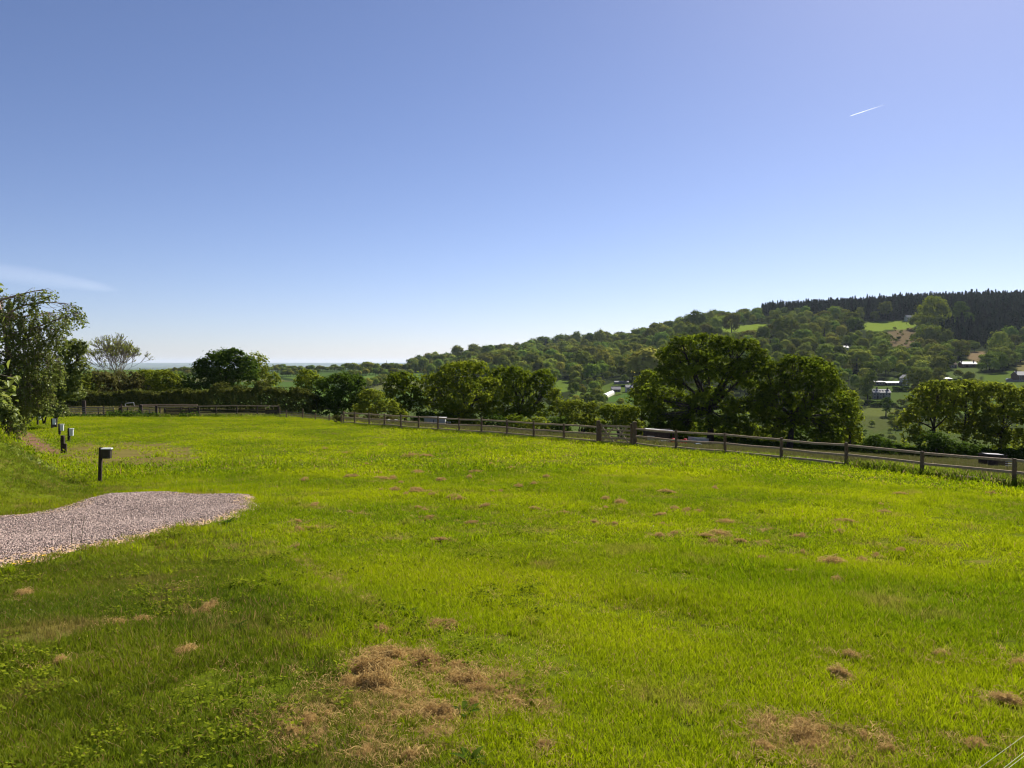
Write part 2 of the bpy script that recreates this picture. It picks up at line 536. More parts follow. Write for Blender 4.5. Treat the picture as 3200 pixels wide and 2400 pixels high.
def ragged(px, py, x0, x1, y0, y1, grow=0.0):
    a = (px - (x0 + x1) / 2) / ((x1 - x0) / 2 + 2); b = (py - (y0 + y1) / 2 - (px - (x0 + x1) / 2) * -.06) / ((y1 - y0) / 2 + 1)
    return np.abs(a) ** 3 + np.abs(b) ** 3 < 1 + grow + .35 * np.sin(px * .11 + 3) * np.sin(py * .23 + px * .05)


def landuse(x, y, z):
    n = len(x)
    px, py = pix(x, np.maximum(y, 1.0), z)
    s = fence_s(x, y)
    tint = np.tile(np.array([.08, .135, .03]), (n, 1))
    # patchwork of fields, cell by cell
    cs = np.where(y < 2200, 190.0, 620.0)
    xr, yr = x * .86 + y * .5, -x * .5 + y * .86
    ci, cj = np.floor(xr / cs), np.floor(yr / (cs * .7))
    hv = np.abs(np.sin(ci * 127.1 + cj * 311.7) * 43758.5453) % 1
    pal = np.array([[.06, .10, .025], [.08, .13, .028], [.07, .115, .025], [.10, .11, .04], [.05, .08, .025], [.08, .12, .025]])
    far = y > 150
    tint[far] = pal[(hv * 6).astype(int)[far] % 6]
    edge = np.minimum(np.minimum((xr / cs) % 1, 1 - (xr / cs) % 1), np.minimum((yr / (cs * .7)) % 1, 1 - (yr / (cs * .7)) % 1))
    tint[far & (edge < .05)] = (.028, .045, .016)
    tint[(y > 2200) & (hv > .62)] = (.028, .045, .02)
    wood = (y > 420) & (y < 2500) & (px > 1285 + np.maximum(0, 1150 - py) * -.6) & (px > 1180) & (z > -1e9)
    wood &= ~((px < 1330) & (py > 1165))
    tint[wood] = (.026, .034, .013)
    for x0, x1, y0, y1, c in WOOD_CLEAR:
        k = ragged(px, py, x0, x1, y0, y1) & (y > 300)
        tint[k] = c
    strip = (s > np.where(px > 2330, 7.0, 0.5)) & (y < 125)
    rough = (y >= 110) & (y < 420) & (px > 1000)
    tint[rough] = tint[rough] * .35 + np.array([.035, .042, .014])
    tint[strip] = (.075, .075, .024)
    lft = (px < 620) & (y > 92) & (y < 150)
    tint[lft] = (.17, .145, .05)
    pen = (px >= 610) & (px < 1010) & (y > 91) & (y < 135)
    tint[pen] = (.05, .05, .018)
    mown = (s < np.where(px > 2330, 7.0, 1.2)) & (y < 91)
    soil = ((px - 400) / 230) ** 2 + ((py - 1420) / 38) ** 2 < 1 + .25 * np.sin(px * .05 + py * .2)
    soil &= (y > 18) & (y < 60)
    bare = ((px - 110) / 70) ** 2 + ((py - 1385 - (px - 110) * .45) / 26) ** 2 < 1
    bare &= (y > 17) & (y < 60)
    mv = mown.astype(float)
    mv[soil & mown] = .35
    tint[soil] = (.15, .105, .045)
    mv[bare] = 0.05
    tint[bare] = (.17, .095, .06)
    return tint, mv, wood


# ---------------------------------------------------------------- ground sheet
uu = np.concatenate([np.linspace(-1.7, -.8, 25)[:-1], np.linspace(-.8, .8, 381), np.linspace(.8, 1.7, 25)[1:]])
dd = np.geomspace(2.0, 36014, 600)
U, D = np.meshgrid(uu, dd)
X, Yg = (U * D).ravel(), (D - 14).ravel()
Z = H(X, Yg)
nu = len(uu)
idx = np.arange(len(dd) * nu).reshape(len(dd), nu)
quads = np.stack([idx[:-1, :-1], idx[:-1, 1:], idx[1:, 1:], idx[1:, :-1]], -1).reshape(-1, 4)
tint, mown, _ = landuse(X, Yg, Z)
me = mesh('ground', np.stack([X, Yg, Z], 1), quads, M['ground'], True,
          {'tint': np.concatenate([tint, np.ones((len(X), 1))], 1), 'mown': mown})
tag(link('ground', me), kind='structure')
ZMIN = float(Z.min())

# gravel pitch -------------------------------------------------------------
GPX = [(-500, 1660), (0, 1612), (81, 1608), (194, 1584), (280, 1556), (330, 1542), (497, 1537), (633, 1545), (791, 1547),
       (807, 1586), (741, 1617), (606, 1645), (497, 1674), (384, 1699), (226, 1726), (136, 1753), (0, 1776), (-500, 1850)]
GP = np.array([hit(a, b)[:2] for a, b in GPX])


def inpoly(P, poly):
    x, y = P[:, 0], P[:, 1]
    ins = np.zeros(len(P), bool)
    n = len(poly)
    for i in range(n):
        x0, y0 = poly[i]; x1, y1 = poly[i - 1]
        c = ((y0 > y) != (y1 > y)) & (x < (x1 - x0) * (y - y0) / (y1 - y0 + 1e-12) + x0)
        ins ^= c
    return ins


def polydist(P, poly):
    d = np.full(len(P), 1e9)
    n = len(poly)
    for i in range(n):
        a, b = poly[i - 1], poly[i]
        ab = b - a
        t = np.clip(((P - a) @ ab) / (ab @ ab + 1e-12), 0, 1)
        d = np.minimum(d, np.hypot(*(P - a - t[:, None] * ab).T))
    return d


gx0, gy0 = GP.min(0) - .3; gx1, gy1 = GP.max(0) + .3
st = .16
gx, gy = np.meshgrid(np.arange(gx0, gx1, st), np.arange(gy0, gy1, st))
gs = gx.shape
GXY = np.stack([gx.ravel(), gy.ravel()], 1)
gin = inpoly(GXY, GP); gdist = polydist(GXY, GP)
gsd = np.where(gin, gdist, -gdist) + .06 * np.sin(GXY[:, 0] * 7) * np.sin(GXY[:, 1] * 5 + 1)
gz = H(GXY[:, 0], GXY[:, 1]) + np.clip(gsd * .12, -.03, .03)
gi = np.arange(gs[0] * gs[1]).reshape(gs)
q = np.stack([gi[:-1, :-1], gi[:-1, 1:], gi[1:, 1:], gi[1:, :-1]], -1).reshape(-1, 4)
q = q[(gsd[q] > -.12).any(1)]
used = np.unique(q); rem = np.full(len(GXY), -1); rem[used] = np.arange(len(used))
m, t, N, L = newmat('gravel_surface')
geo = N.new('ShaderNodeNewGeometry')
vo = nd(N, 'ShaderNodeTexVoronoi'); vo.inputs['Scale'].default_value = 34
L.new(geo.outputs['Position'], vo.inputs['Vector'])
ed = nd(N, 'ShaderNodeAttribute', attribute_name='edge')
cc = mixc(N, L, (.15, .11, .095), (.31, .24, .20), vo.outputs['Color'])
nz = nd(N, 'ShaderNodeTexNoise'); nz.inputs['Scale'].default_value = 6; nz.inputs['Detail'].default_value = 6
L.new(geo.outputs['Position'], nz.inputs['Vector'])
sm = N.new('ShaderNodeMath'); sm.operation = 'ADD'; L.new(ed.outputs['Fac'], sm.inputs[0]); L.new(maprange(N, L, nz.outputs[0], .3, .7, -.5, .5), sm.inputs[1])
cc = mixc(N, L, (.42, .27, .13), cc, maprange(N, L, sm.outputs[0], .25, .8))
p = N.new('ShaderNodeBsdfPrincipled'); p.inputs['Roughness'].default_value = .95; L.new(cc, p.inputs['Base Color'])
bb = N.new('ShaderNodeBump'); bb.inputs['Distance'].default_value = .02; L.new(vo.outputs['Distance'], bb.inputs['Height']); L.new(bb.outputs[0], p.inputs['Normal'])
out = N.new('ShaderNodeOutputMaterial'); L.new(p.outputs[0], out.inputs[0])
me = mesh('gravel_pitch', np.concatenate([GXY, gz[:, None]], 1)[used], rem[q], m, True, {'edge': np.clip(gsd / .7, 0, 1)[used]})
tag(link('gravel_pitch', me), kind='structure')


# ---------------------------------------------------------------- scattering (geometry nodes, only for uncountable stuff)
def scatter(name, variants, P, R, S, V, label, cat):
    me = mesh(name, P, np.zeros((0, 4), int), None, False, {'rot': R, 'scl': S, 'var': V})
    o = link(name, me)
    tag(o, label, cat, kind='stuff')
    ng = bpy.data.node_groups.new(name, 'GeometryNodeTree')
    ng.interface.new_socket('Geometry', in_out='INPUT', socket_type='NodeSocketGeometry')
    ng.interface.new_socket('Geometry', in_out='OUTPUT', socket_type='NodeSocketGeometry')
    N, L = ng.nodes, ng.links
    gi_, go_ = N.new('NodeGroupInput'), N.new('NodeGroupOutput')
    m2p = N.new('GeometryNodeMeshToPoints'); L.new(gi_.outputs[0], m2p.inputs[0])

    def named(a, typ):
        n = N.new('GeometryNodeInputNamedAttribute'); n.data_type = typ; n.inputs[0].default_value = a
        return n.outputs[0]
    ra, sa, va = named('rot', 'FLOAT_VECTOR'), named('scl', 'FLOAT'), named('var', 'FLOAT')
    e2r = N.new('FunctionNodeEulerToRotation'); L.new(ra, e2r.inputs[0])
    jn = N.new('GeometryNodeJoinGeometry')
    for i, vm in enumerate(variants):
        src = bpy.data.objects.new(name + '_piece', vm)
        oi = N.new('GeometryNodeObjectInfo'); oi.inputs[0].default_value = src
        cmp_ = N.new('FunctionNodeCompare'); cmp_.data_type = 'FLOAT'; cmp_.operation = 'EQUAL'
        L.new(va, cmp_.inputs[0]); cmp_.inputs[1].default_value = float(i); cmp_.inputs['Epsilon'].default_value = .1
        io = N.new('GeometryNodeInstanceOnPoints')
        L.new(m2p.outputs[0], io.inputs['Points']); L.new(cmp_.outputs[0], io.inputs['Selection'])
        L.new(oi.outputs['Geometry'], io.inputs['Instance'])
        L.new(e2r.outputs[0], io.inputs['Rotation']); L.new(sa, io.inputs['Scale'])
        L.new(io.outputs[0], jn.inputs[0])
    L.new(jn.outputs[0], go_.inputs[0])
    md = o.modifiers.new('scatter', 'NODES'); md.node_group = ng
    return o


def tuft(name, n, rad, hmin, hmax, wd, lean, mat, seed):
    r = np.random.default_rng(seed)
    V, Fq, rn, tp = [], [], [], []
    for i in range(n):
        a = r.uniform(0, 2 * math.pi); d = rad * math.sqrt(r.uniform())
        bx, by = d * math.cos(a), d * math.sin(a)
        hh = r.uniform(hmin, hmax); la = r.uniform(0, 2 * math.pi); le = lean * r.uniform(.1, 1) * hh
        fa = r.uniform(0, math.pi); wx, wy = math.cos(fa) * wd / 2, math.sin(fa) * wd / 2
        b = len(V)
        rv = r.uniform()
        for k, (tt, ww) in enumerate(((0, .8), (.45, 1.0), (.8, .6), (1, .08))):
            ox, oy = math.cos(la) * le * tt ** 1.8, math.sin(la) * le * tt ** 1.8
            zz = hh * (tt - .18 * lean * tt * tt)
            V += [(bx + ox - wx * ww, by + oy - wy * ww, zz - .006), (bx + ox + wx * ww, by + oy + wy * ww, zz - .006)]
            rn += [rv, rv]; tp += [tt, tt]
        for k in range(3):
            Fq.append((b + 2 * k, b + 2 * k + 1, b + 2 * k + 3, b + 2 * k + 2))
    return mesh(name, V, np.array(Fq), mat, False, {'rnd': rn, 'tip': tp})


def sector(n, d0, d1, half=.78, back=0):
    """uniform points over the ground in front of the camera between two distances"""
    d = np.sqrt(rng.uniform(d0 * d0, d1 * d1, n)); a = rng.uniform(-half, half, n)
    return d * np.sin(a), d * np.cos(a)


# where the dry grass lies (photo pixels dropped onto the ground)
BIG = [(1165, 2110, 125, 'largest tan heap of dry cut grass left of the foreground centre'), (1212, 2062, 95, 'dark backed heap of dry grass just above the largest heap'),
       (1175, 2152, 110, 'flattened tan heap just below the largest heap of dry grass'), (1466, 2143, 100, 'curved tan heap of dry grass right of the largest heap'),
       (1334, 2082, 85, 'ragged heap of dry grass between the largest heap and the curved heap'), (1379, 2243, 95, 'tan heap of dry grass below the curved heap'),
       (2510, 2318, 95, 'largest heap of dry grass in the right foreground'), (2765, 2357, 60, 'small thick heap of dry grass at the bottom right'),
       (2586, 1766, 85, 'broad tan heap of dry grass in the middle right of the field'), (2250, 1672, 60, 'tan heap of dry grass right of centre in the middle field')]
SM = [(1116, 2216), (1234, 2248), (1360, 1959), (1193, 1977), (1406, 1956), (1582, 2126), (1605, 2198), (913, 2298), (967, 2262), (1026, 2244), (1275, 2375), (1139, 2361), (1704, 2338),
      (2520, 2346), (2662, 2059), (2629, 2118), (2407, 2259), (2380, 2346), (2700, 2319), (3188, 2080), (2944, 2053), (3155, 2200), (3047, 2335), (2613, 1820), (2472, 1793), (2380, 1750),
      (2510, 1733), (2814, 1728), (2738, 1739), (2692, 1755), (2494, 1682), (2396, 1700), (2228, 1698), (2266, 1636), (2070, 1643), (2060, 1679), (2184, 1603), (2060, 1614), (2108, 1595), (2412, 1660),
      (3101, 1546), (75, 1862), (185, 2074), (579, 2042), (443, 1947), (353, 1957), (642, 1916), (1290, 2190), (1090, 2150), (1250, 2180), (1130, 2290), (1340, 2300), (1430, 2090), (1540, 2170), (1480, 2210), (890, 2230), (2560, 2290)]
SM += [(1000 + a * .3164, 1200 + b * .3164) for a, b in ((40, 650), (270, 690), (590, 615), (370, 815), (720, 940), (960, 880), (580, 885), (900, 720), (800, 985), (740, 1055), (610, 1055), (965, 1060), (850, 1100), (1120, 1105),
       (1190, 960), (1315, 1135), (1475, 935), (1700, 800), (1890, 840), (1700, 1070), (1780, 1075), (2110, 995), (1960, 1020), (100, 770), (450, 800), (1540, 880), (1050, 720), (300, 930))]
SM += [(1128, 2082), (1202, 2128), (1148, 2146), (1228, 2092), (1192, 2170), (1248, 2056), (1165, 2042), (1300, 2060), (1360, 2110), (1420, 2128), (1490, 2165), (1395, 2262), (1330, 2240), (1260, 2225), (2480, 2300), (2540, 2335), (2500, 2275)]
_q = np.random.default_rng(21)
for _i in range(40):
    _t = _q.uniform()
    SM.append((900 + _q.uniform(0, 1) ** .9 * 1950, 1480 + abs(_q.normal(0, 1)) * 60 + _q.uniform(0, 170)))
HQ = np.random.default_rng(3)
HAY = []          # x, y, z, size, big?
for (a, b, wpx, lb) in BIG:
    q_ = hit(a, b); HAY.append((*q_, wpx / F * q_[1] * 1.25, 1))
for (a, b) in SM:
    q_ = hit(a, b)
    s_ = (HQ.uniform(40, 70) if b > 1800 else HQ.uniform(18, 40)) / F * q_[1]
    HAY.append((*q_, min(max(s_, .09), .8), 0))
HAY = np.array(HAY)


def near_hay(x, y, f=.5):
    ok = np.zeros(len(x), bool)
    for hx, hy, hz, hs, hb in HAY:
        ok |= (x - hx) ** 2 + (y - hy) ** 2 < (hs * f) ** 2
    return ok


def keep_field(x, y):
    P = np.stack([x, y], 1)
    ing = inpoly(P, GP) & (polydist(P, GP) > np.abs(rng.normal(0, .14, len(P))))
    return (fence_s(x, y) < 1.3) & (y < 92) & ~ing & ~(near_hay(x, y) & (rng.uniform(size=len(x)) < .9))


def rots(n, tilt=.15):
    return np.stack([rng.normal(0, tilt, n), rng.normal(0, tilt, n), rng.uniform(0, 2 * math.pi, n)], 1)


near_t = [tuft('near_tuft', 30, .075, .025, .075, .0040, .8, M['grass'], i) for i in range(4)] + \
         [tuft('near_tuft', 24, .06, .05, .115, .0044, .6, M['grass'], 20 + i) for i in range(2)]
mid_t = [tuft('mid_tuft', 40, .17, .025, .065, .008, .9, M['grass'], 40 + i) for i in range(4)] + \
        [tuft('mid_tuft', 26, .12, .045, .095, .008, .7, M['grass'], 60 + i) for i in range(2)] + [tuft('mid_tuft', 40, .09, .08, .17, .008, .6, M['grass'], 66)]
far_t = [tuft('far_tuft', 46, .5, .035, .085, .028, 1.0, M['grass'], 80 + i) for i in range(4)] + \
        [tuft('far_tuft', 34, .4, .05, .12, .026, .8, M['grass'], 90 + i) for i in range(2)] + [tuft('far_tuft', 44, .22, .09, .2, .022, .6, M['grass'], 96)]
for nm, vs_, n, d0, d1, sc0, sc1, lab in (
        ('field_grass', near_t, 42000, 2.2, 10.5, .6, 1.08, 'short green mown grass of the foreground'),
        ('field_grass', mid_t, 40000, 9.0, 27, .7, 1.12, 'short green mown grass in the middle of the field'),
        ('field_grass', far_t, 46000, 24, 112, .75, 1.35, 'short green mown grass in the far part of the field')):
    x, y = sector(n, d0, d1)
    k = keep_field(x, y)
    px, py = pix(x, np.maximum(y, 1), H(x, y))
    soil = (((px - 400) / 230) ** 2 + ((py - 1420) / 38) ** 2 < 1) & (y > 18)
    bare = (((px - 110) / 70) ** 2 + ((py - 1385 - (px - 110) * .45) / 26) ** 2 < 1) & (y > 17)
    k &= ~(soil & (rng.uniform(size=n) < .72)) & ~(bare & (rng.uniform(size=n) < .9))
    # thin trodden patches where thatch shows
    pat = np.sin(x * 1.7 + 2 * np.sin(y * .9)) * np.sin(y * 1.9 + 1.5 * np.sin(x * .8))
    k &= ~((pat > .72) & (rng.uniform(size=n) < .65))
    x, y = x[k], y[k]
    pat = np.sin(x * .8 + 1.2 * np.sin(y * .5)) * np.sin(y * .7 + 1.3 * np.sin(x * .45) + 1)
    nv = len(vs_)
    V = np.where(pat + rng.normal(0, .35, len(x)) > .55, rng.integers(4, 6, len(x)), rng.integers(0, 4, len(x))).astype(float)
    if nv > 6: V = np.where(rng.uniform(size=len(x)) < .022, 6.0, V)
    if d0 < 20:                # the unmown bank left of the diagonal is a rougher, duller grass
        rough = []
        for vm in vs_[:6]:
            c_ = vm.copy(); c_.materials.clear(); c_.materials.append(M['grass_rough']); rough.append(c_)
        px_, py_ = pix(x, np.maximum(y, 1), H(x, y))
        edge_ = np.interp(py_, [1500, 1620, 2000, 2400, 3000], [300, 620, 1010, 1480, 2000])
        zone = (px_ < edge_ + rng.normal(0, 90, len(x)) + 60 * np.sin(y * 3)) & (V < 6)
        V = np.where(zone, V % 6 + nv, V)
        vs_ = vs_ + rough
    scatter(nm, vs_, np.stack([x, y, H(x, y)], 1), rots(len(x)), rng.uniform(sc0, sc1, len(x)), V, lab, 'grass')

# longer grass: beyond the fence, at fence foot, on the bank's back edge and along the hedge
lt = [tuft('long_tuft', 30, .28, .12, .34, .022, .7, M['grass_long'], 100 + i) for i in range(3)]
sd_t = [tuft('seed_tuft', 34, .35, .22, .5, .02, .6, M['grass_seed'], 110 + i) for i in range(3)]
x, y = sector(26000, 30, 128)
s = fence_s(x, y)
pxs_ = 1600 + F * x / y
k = ((s > 1.0) & (s < 55)) | ((pxs_ > 40) & (pxs_ < 600) & (y > 93) & (y < 120))
k &= ~((pxs_ > 1990) & (pxs_ < 2240) & (y > 74) & (y < 83)) & ~((pxs_ > 1310) & (pxs_ < 1430) & (y > 79) & (y < 84)) & ~((pxs_ > 3070) & (y > 58) & (y < 65))
k &= ~((pxs_ > 2330) & (s < 7.5) & (s > .5))
x, y, s = x[k], y[k], s[k]
scatter('seeding_grass', sd_t, np.stack([x, y, H(x, y)], 1), rots(len(x), .1), rng.uniform(.5, .95, len(x)),
        rng.integers(0, 3, len(x)).astype(float), 'long brownish seeding grass beyond the fence', 'grass')
tpar = rng.uniform(-.35, 1.0, 7500)
off = np.where((tpar < .26) & (rng.uniform(size=7500) < .8), rng.uniform(-.1, 7.5, 7500), rng.normal(.15, .28, 7500))
x = FP0[0] + FD[0] * tpar + FN[0] * off; y = FP0[1] + FD[1] * tpar + FN[1] * off
k = (y > 15) & (rng.uniform(size=len(x)) < np.where(tpar < .25, 1, .35))
x, y, tq = x[k], y[k], tpar[k]
x2, y2 = sector(9000, 84, 100, .62)
px2 = 1600 + F * x2 / y2
k2 = (np.abs(y2 - 91.0 - np.sin(x2 * .3) * .5) < 1.0) & (px2 < 900) & (px2 > 60)
x = np.concatenate([x, x2[k2]]); y = np.concatenate([y, y2[k2]])
sc_ = np.concatenate([np.where(tq < .12, rng.uniform(.9, 1.7, len(tq)), rng.uniform(.4, .8, len(tq))), rng.uniform(.9, 1.7, k2.sum())])
scatter('verge_grass', lt, np.stack([x, y, H(x, y)], 1), rots(len(x)), sc_, rng.integers(0, 3, len(x)).astype(float),
        'rank green grass growing along the foot of the fence', 'grass')

def weed(seed):
    r = np.random.default_rng(seed); n_ = 34
    C = np.stack([r.normal(0, .04, n_), r.normal(0, .04, n_), r.uniform(.02, .06, n_)], 1)
    V, Q, rr = leaf_arrays_small(C, r)
    return mesh('weed', V, Q, M['leaf_bright'], False, {'rnd': rr})


def leaf_arrays_small(C, r):
    n_ = len(C); an = r.uniform(0, 6.28, n_); s_ = r.uniform(.006, .012, n_)
    T = np.stack([np.cos(an), np.sin(an), r.normal(0, .35, n_)], 1); B = np.stack([-np.sin(an), np.cos(an), r.normal(0, .35, n_)], 1)
    a, b = s_[:, None], (s_ * .7)[:, None]
    V = np.stack([C - T * a, C - B * b, C + T * a, C + B * b], 1).reshape(-1, 3)
    return V, np.arange(4 * n_).reshape(-1, 4), np.repeat(r.uniform(size=n_), 4)


x, y = sector(5200, 2.6, 13)
pat = np.sin(x * 2.1 + 1.4 * np.sin(y * 1.1)) * np.sin(y * 1.6 + 1.2 * np.sin(x * 1.3) + 2)
k = keep_field(x, y) & (pat + rng.normal(0, .25, len(x)) > .35) & (x < y * .05 - .1)
x, y = x[k], y[k]
scatter('lawn_weeds', [weed(i) for i in range(4)], np.stack([x, y, H(x, y)], 1), rots(len(x), .15), rng.uniform(.8, 1.5, len(x)), rng.integers(0, 4, len(x)).astype(float),
        'small broad leaved weeds in the rough grass of the left foreground', 'weeds')

# gravel stones
def stone(seed):
    r = np.random.default_rng(seed)
    g = (1 + 5 ** .5) / 2
    V = np.array([(-1, g, 0), (1, g, 0), (-1, -g, 0), (1, -g, 0), (0, -1, g), (0, 1, g), (0, -1, -g), (0, 1, -g), (g, 0, -1), (g, 0, 1), (-g, 0, -1), (-g, 0, 1)]) / 1.9
    V *= r.uniform(.75, 1.2, (12, 1)); V *= (1, r.uniform(.6, .9), r.uniform(.45, .7))
    Fc = np.array([(0, 11, 5), (0, 5, 1), (0, 1, 7), (0, 7, 10), (0, 10, 11), (1, 5, 9), (5, 11, 4), (11, 10, 2), (10, 7, 6), (7, 1, 8), (3, 9, 4), (3, 4, 2), (3, 2, 6), (3, 6, 8), (3, 8, 9), (4, 9, 5), (2, 4, 11), (6, 2, 10), (8, 6, 7), (9, 8, 1)])
    return mesh('stone', V, Fc, M['gravel'])


m, t, N, L = newmat('gravel_stone')
oi = N.new('ShaderNodeObjectInfo')
cr = N.new('ShaderNodeValToRGB')
cr.color_ramp.elements[0].color = (.075, .056, .048, 1); cr.color_ramp.elements[1].color = (.60, .45, .365, 1)
e = cr.color_ramp.elements.new(.5); e.color = (.28, .195, .158, 1)
L.new(oi.outputs['Random'], cr.inputs[0])
p = N.new('ShaderNodeBsdfPrincipled'); p.inputs['Roughness'].default_value = .8; L.new(cr.outputs[0], p.inputs['Base Color'])
out = N.new('ShaderNodeOutputMaterial'); L.new(p.outputs[0], out.inputs[0])
M['gravel'] = m
n = 110000
P = np.stack([rng.uniform(max(gx0, -11.5), gx1, n), rng.uniform(gy0, gy1, n)], 1)
ins = inpoly(P, GP); dg = polydist(P, GP)
k = (ins & (dg > rng.uniform(-.1, .7, n))) | (~ins & (dg < .25) & (rng.uniform(size=n) < .10))
P = P[k]
sdg = np.where(ins, dg, -dg)[k]
scatter('gravel', [stone(i) for i in range(4)], np.concatenate([P, (H(P[:, 0], P[:, 1]) + np.clip(sdg * .12, -.02, .03) + .004)[:, None]], 1), rots(len(P), .5),
        rng.uniform(.008, .019, len(P)), rng.integers(0, 4, len(P)).astype(float), 'grey and buff gravel stones of the parking pitch', 'gravel')

# ---------------------------------------------------------------- post and rail fence with gate
POST_PX = [3420, 3175, 2885, 2648, 2443, 2267, 2114.5]
POST_PX2 = [1763, 1668.6, 1583.8, 1505, 1434, 1369, 1308, 1253, 1201, 1153, 1108, 1072]


def fence_pt(px):
    u = (px - 1600) / F
    s_ = (FP0[0] - u * FP0[1]) / (u * FD[1] - FD[0])
    p_ = FP0 + FD * s_
    return np.array([p_[0], p_[1], h(p_[0], p_[1])])


def post(root, p_, ht, wd, name='post', lean=(0, 0), mat='wood', capt=True):
    mb = MB()
    p0 = Vector(p_) + Vector((0, 0, -.35)); p1 = Vector(p_) + Vector((lean[0], lean[1], ht - .03))
    mb.beam(p0, p1, wd, wd * .95, .16)
    if capt:
        mb.beam(p1, p1 + Vector((0, 0, .03)), wd, wd * .95, .16, taper=.75)
    return mb.build(name, M[mat], root)


def fence(pxs, label, endpts):
    pts = [fence_pt(a) for a in pxs]
    root = empty('post_and_rail_fence', pts[0], label, 'fence')
    for i, q_ in enumerate(pts):
        post(root, q_, 1.04 + random.uniform(-.04, .05), .125, lean=(random.uniform(-.02, .02), random.uniform(-.02, .02)))
    allp = pts if endpts is None else (pts + [endpts[1]] if endpts[0] == 'end' else [endpts[1]] + pts)
    for a, b in zip(allp[:-1], allp[1:]):
        for hz_, tk in ((.93, .10), (.53, .10), (.16, .10)):
            j = random.uniform(-.02, .02); j2 = random.uniform(-.02, .02); sag = random.uniform(-.02, .035)
            d = Vector(b) - Vector(a); d.normalize()
            A = Vector(a) + d * .045 + Vector((0, 0, hz_ + j)); B = Vector(b) - d * .045 + Vector((0, 0, hz_ + j2))
            mid = (A + B) / 2 - Vector((0, 0, sag))
            mb = MB()
            prof_ = [(-.03, -.045), (.03, -.045), (.034, .01), (.026, .042), (0, .05), (-.026, .042), (-.034, .01)]
            mb.prism(A, mid, prof_); mb.prism(mid, B, prof_)
            mb.build('rail', M['rail'], root)
    return root


GR_, GL_ = fence_pt(1984), fence_pt(1870)
fence(POST_PX, 'brown timber post and rail fence running right from the gate', ('end', GR_))
fence(POST_PX2, 'brown timber post and rail fence receding left from the gate', ('start', GL_))
root = empty('field_gate', (GL_ + GR_) / 2, 'brown wooden five bar field gate with crossed braces between thick posts', 'gate')
post(root, GL_, 1.30, .20, 'gate_post'); post(root, GR_, 1.30, .21, 'gate_post')
dv = Vector(GR_ - GL_); gw = dv.length; dv.normalize()
A0 = Vector(GL_) + dv * .20; B0 = Vector(GR_) - dv * .24


def gpnt(f, z): return A0 + (B0 - A0) * f + Vector((0, 0, z))


for f, ht in ((0, 1.12), (1, 1.18)):
    MB().beam(gpnt(f, .10), gpnt(f, ht), .10, .09).build('stile', M['wood'], root)
for z_ in (1.02, .80, .58, .36, .16):
    MB().beam(gpnt(.02, z_), gpnt(.98, z_), .035, .085 if z_ != 1.02 else .10).build('bar', M['rail'], root)
fr = Vector((-FN[0], -FN[1], 0)) * .04
for f0, z0, f1, z1 in ((.05, .98, .47, .12), (.47, .12, .88, .98), (.52, .98, .96, .10), (.03, .14, .47, .98)):
    MB().beam(gpnt(f0, z0) + fr, gpnt(f1, z1) + fr, .03, .07).build('brace', M['rail'], root)
MB().beam(gpnt(1.0, .62) - fr, gpnt(1.06, .62) - fr, .03, .03).build('latch', M['steel'], root)

# ---------------------------------------------------------------- hook-up posts on the left
def hookup(px, Y, ht, bw, bh, mat, label, lean=.02, lid=True):
    g = gpt(px, Y)
    root = empty('hookup_post', g, label, 'post', 'service posts along the pitches')
    post(root, g, ht, .085 if Y < 30 else .13, lean=(lean, 0), mat='dark_wood')
    c = Vector(g) + Vector((bw / 2 + .05 + lean, -.02, ht - bh / 2 - .03))
    mb = MB()
    a = bw / 2
    mb.beam(c + Vector((0, 0, -bh / 2)), c + Vector((0, 0, bh / 2 - .02)), bw, bw * .7, .18, taper=1.1)
    b_ = mb.build('box', M[mat], root)
    MB().beam(c + Vector((.01, 0, bh / 2 - .017)), c + Vector((.01, 0, bh / 2 + .012)), bw * 1.22, bw * .9, .2).build('lid', M['white_plastic'], b_)
    return root


hookup(306, 21.0, .92, .22, .26, 'box_wood', 'nearest leaning dark post with a brown box and pale lid beside the gravel', .05)
hookup(212, 46, .78, .20, .40, 'white_plastic', 'dark post with white box, rightmost and lowest of the four near the bank')
hookup(183, 50, .85, .20, .40, 'white_plastic', 'dark post with white box standing just behind the broken stump')
hookup(160, 60, .80, .22, .42, 'white_plastic', 'dark post with white box, second from the left by the birch')
hookup(115, 66, .90, .22, .42, 'white_plastic', 'dark post with white box, farthest left at the foot of the birch')
g = gpt(193, 36)
root = empty('broken_stump', g, 'short broken dark timber stump with a split side near white boxed posts', 'stump')
post(root, g, .78, .15, 'post', mat='dark_wood')
post(root, g + np.array([.12, -.08, 0]), .42, .12, 'split_side', (.04, 0), mat='dark_wood')

# ---------------------------------------------------------------- livestock pen at the end of the field
PY = 92.0


def pp(px, py, Y=PY): return Vector(at(px, py, Y))


def pole(root, px, y0, y1, wd, name='post', Y=PY, mat='dark_wood', dx=0):
    b = pp(px, y1, Y); g_ = h(b.x, b.y)
    tp = pp(px + dx, y0, Y)
    MB().beam(Vector((b.x, b.y, g_ - .3)), tp, wd, wd * .9).build(name, M[mat], root)


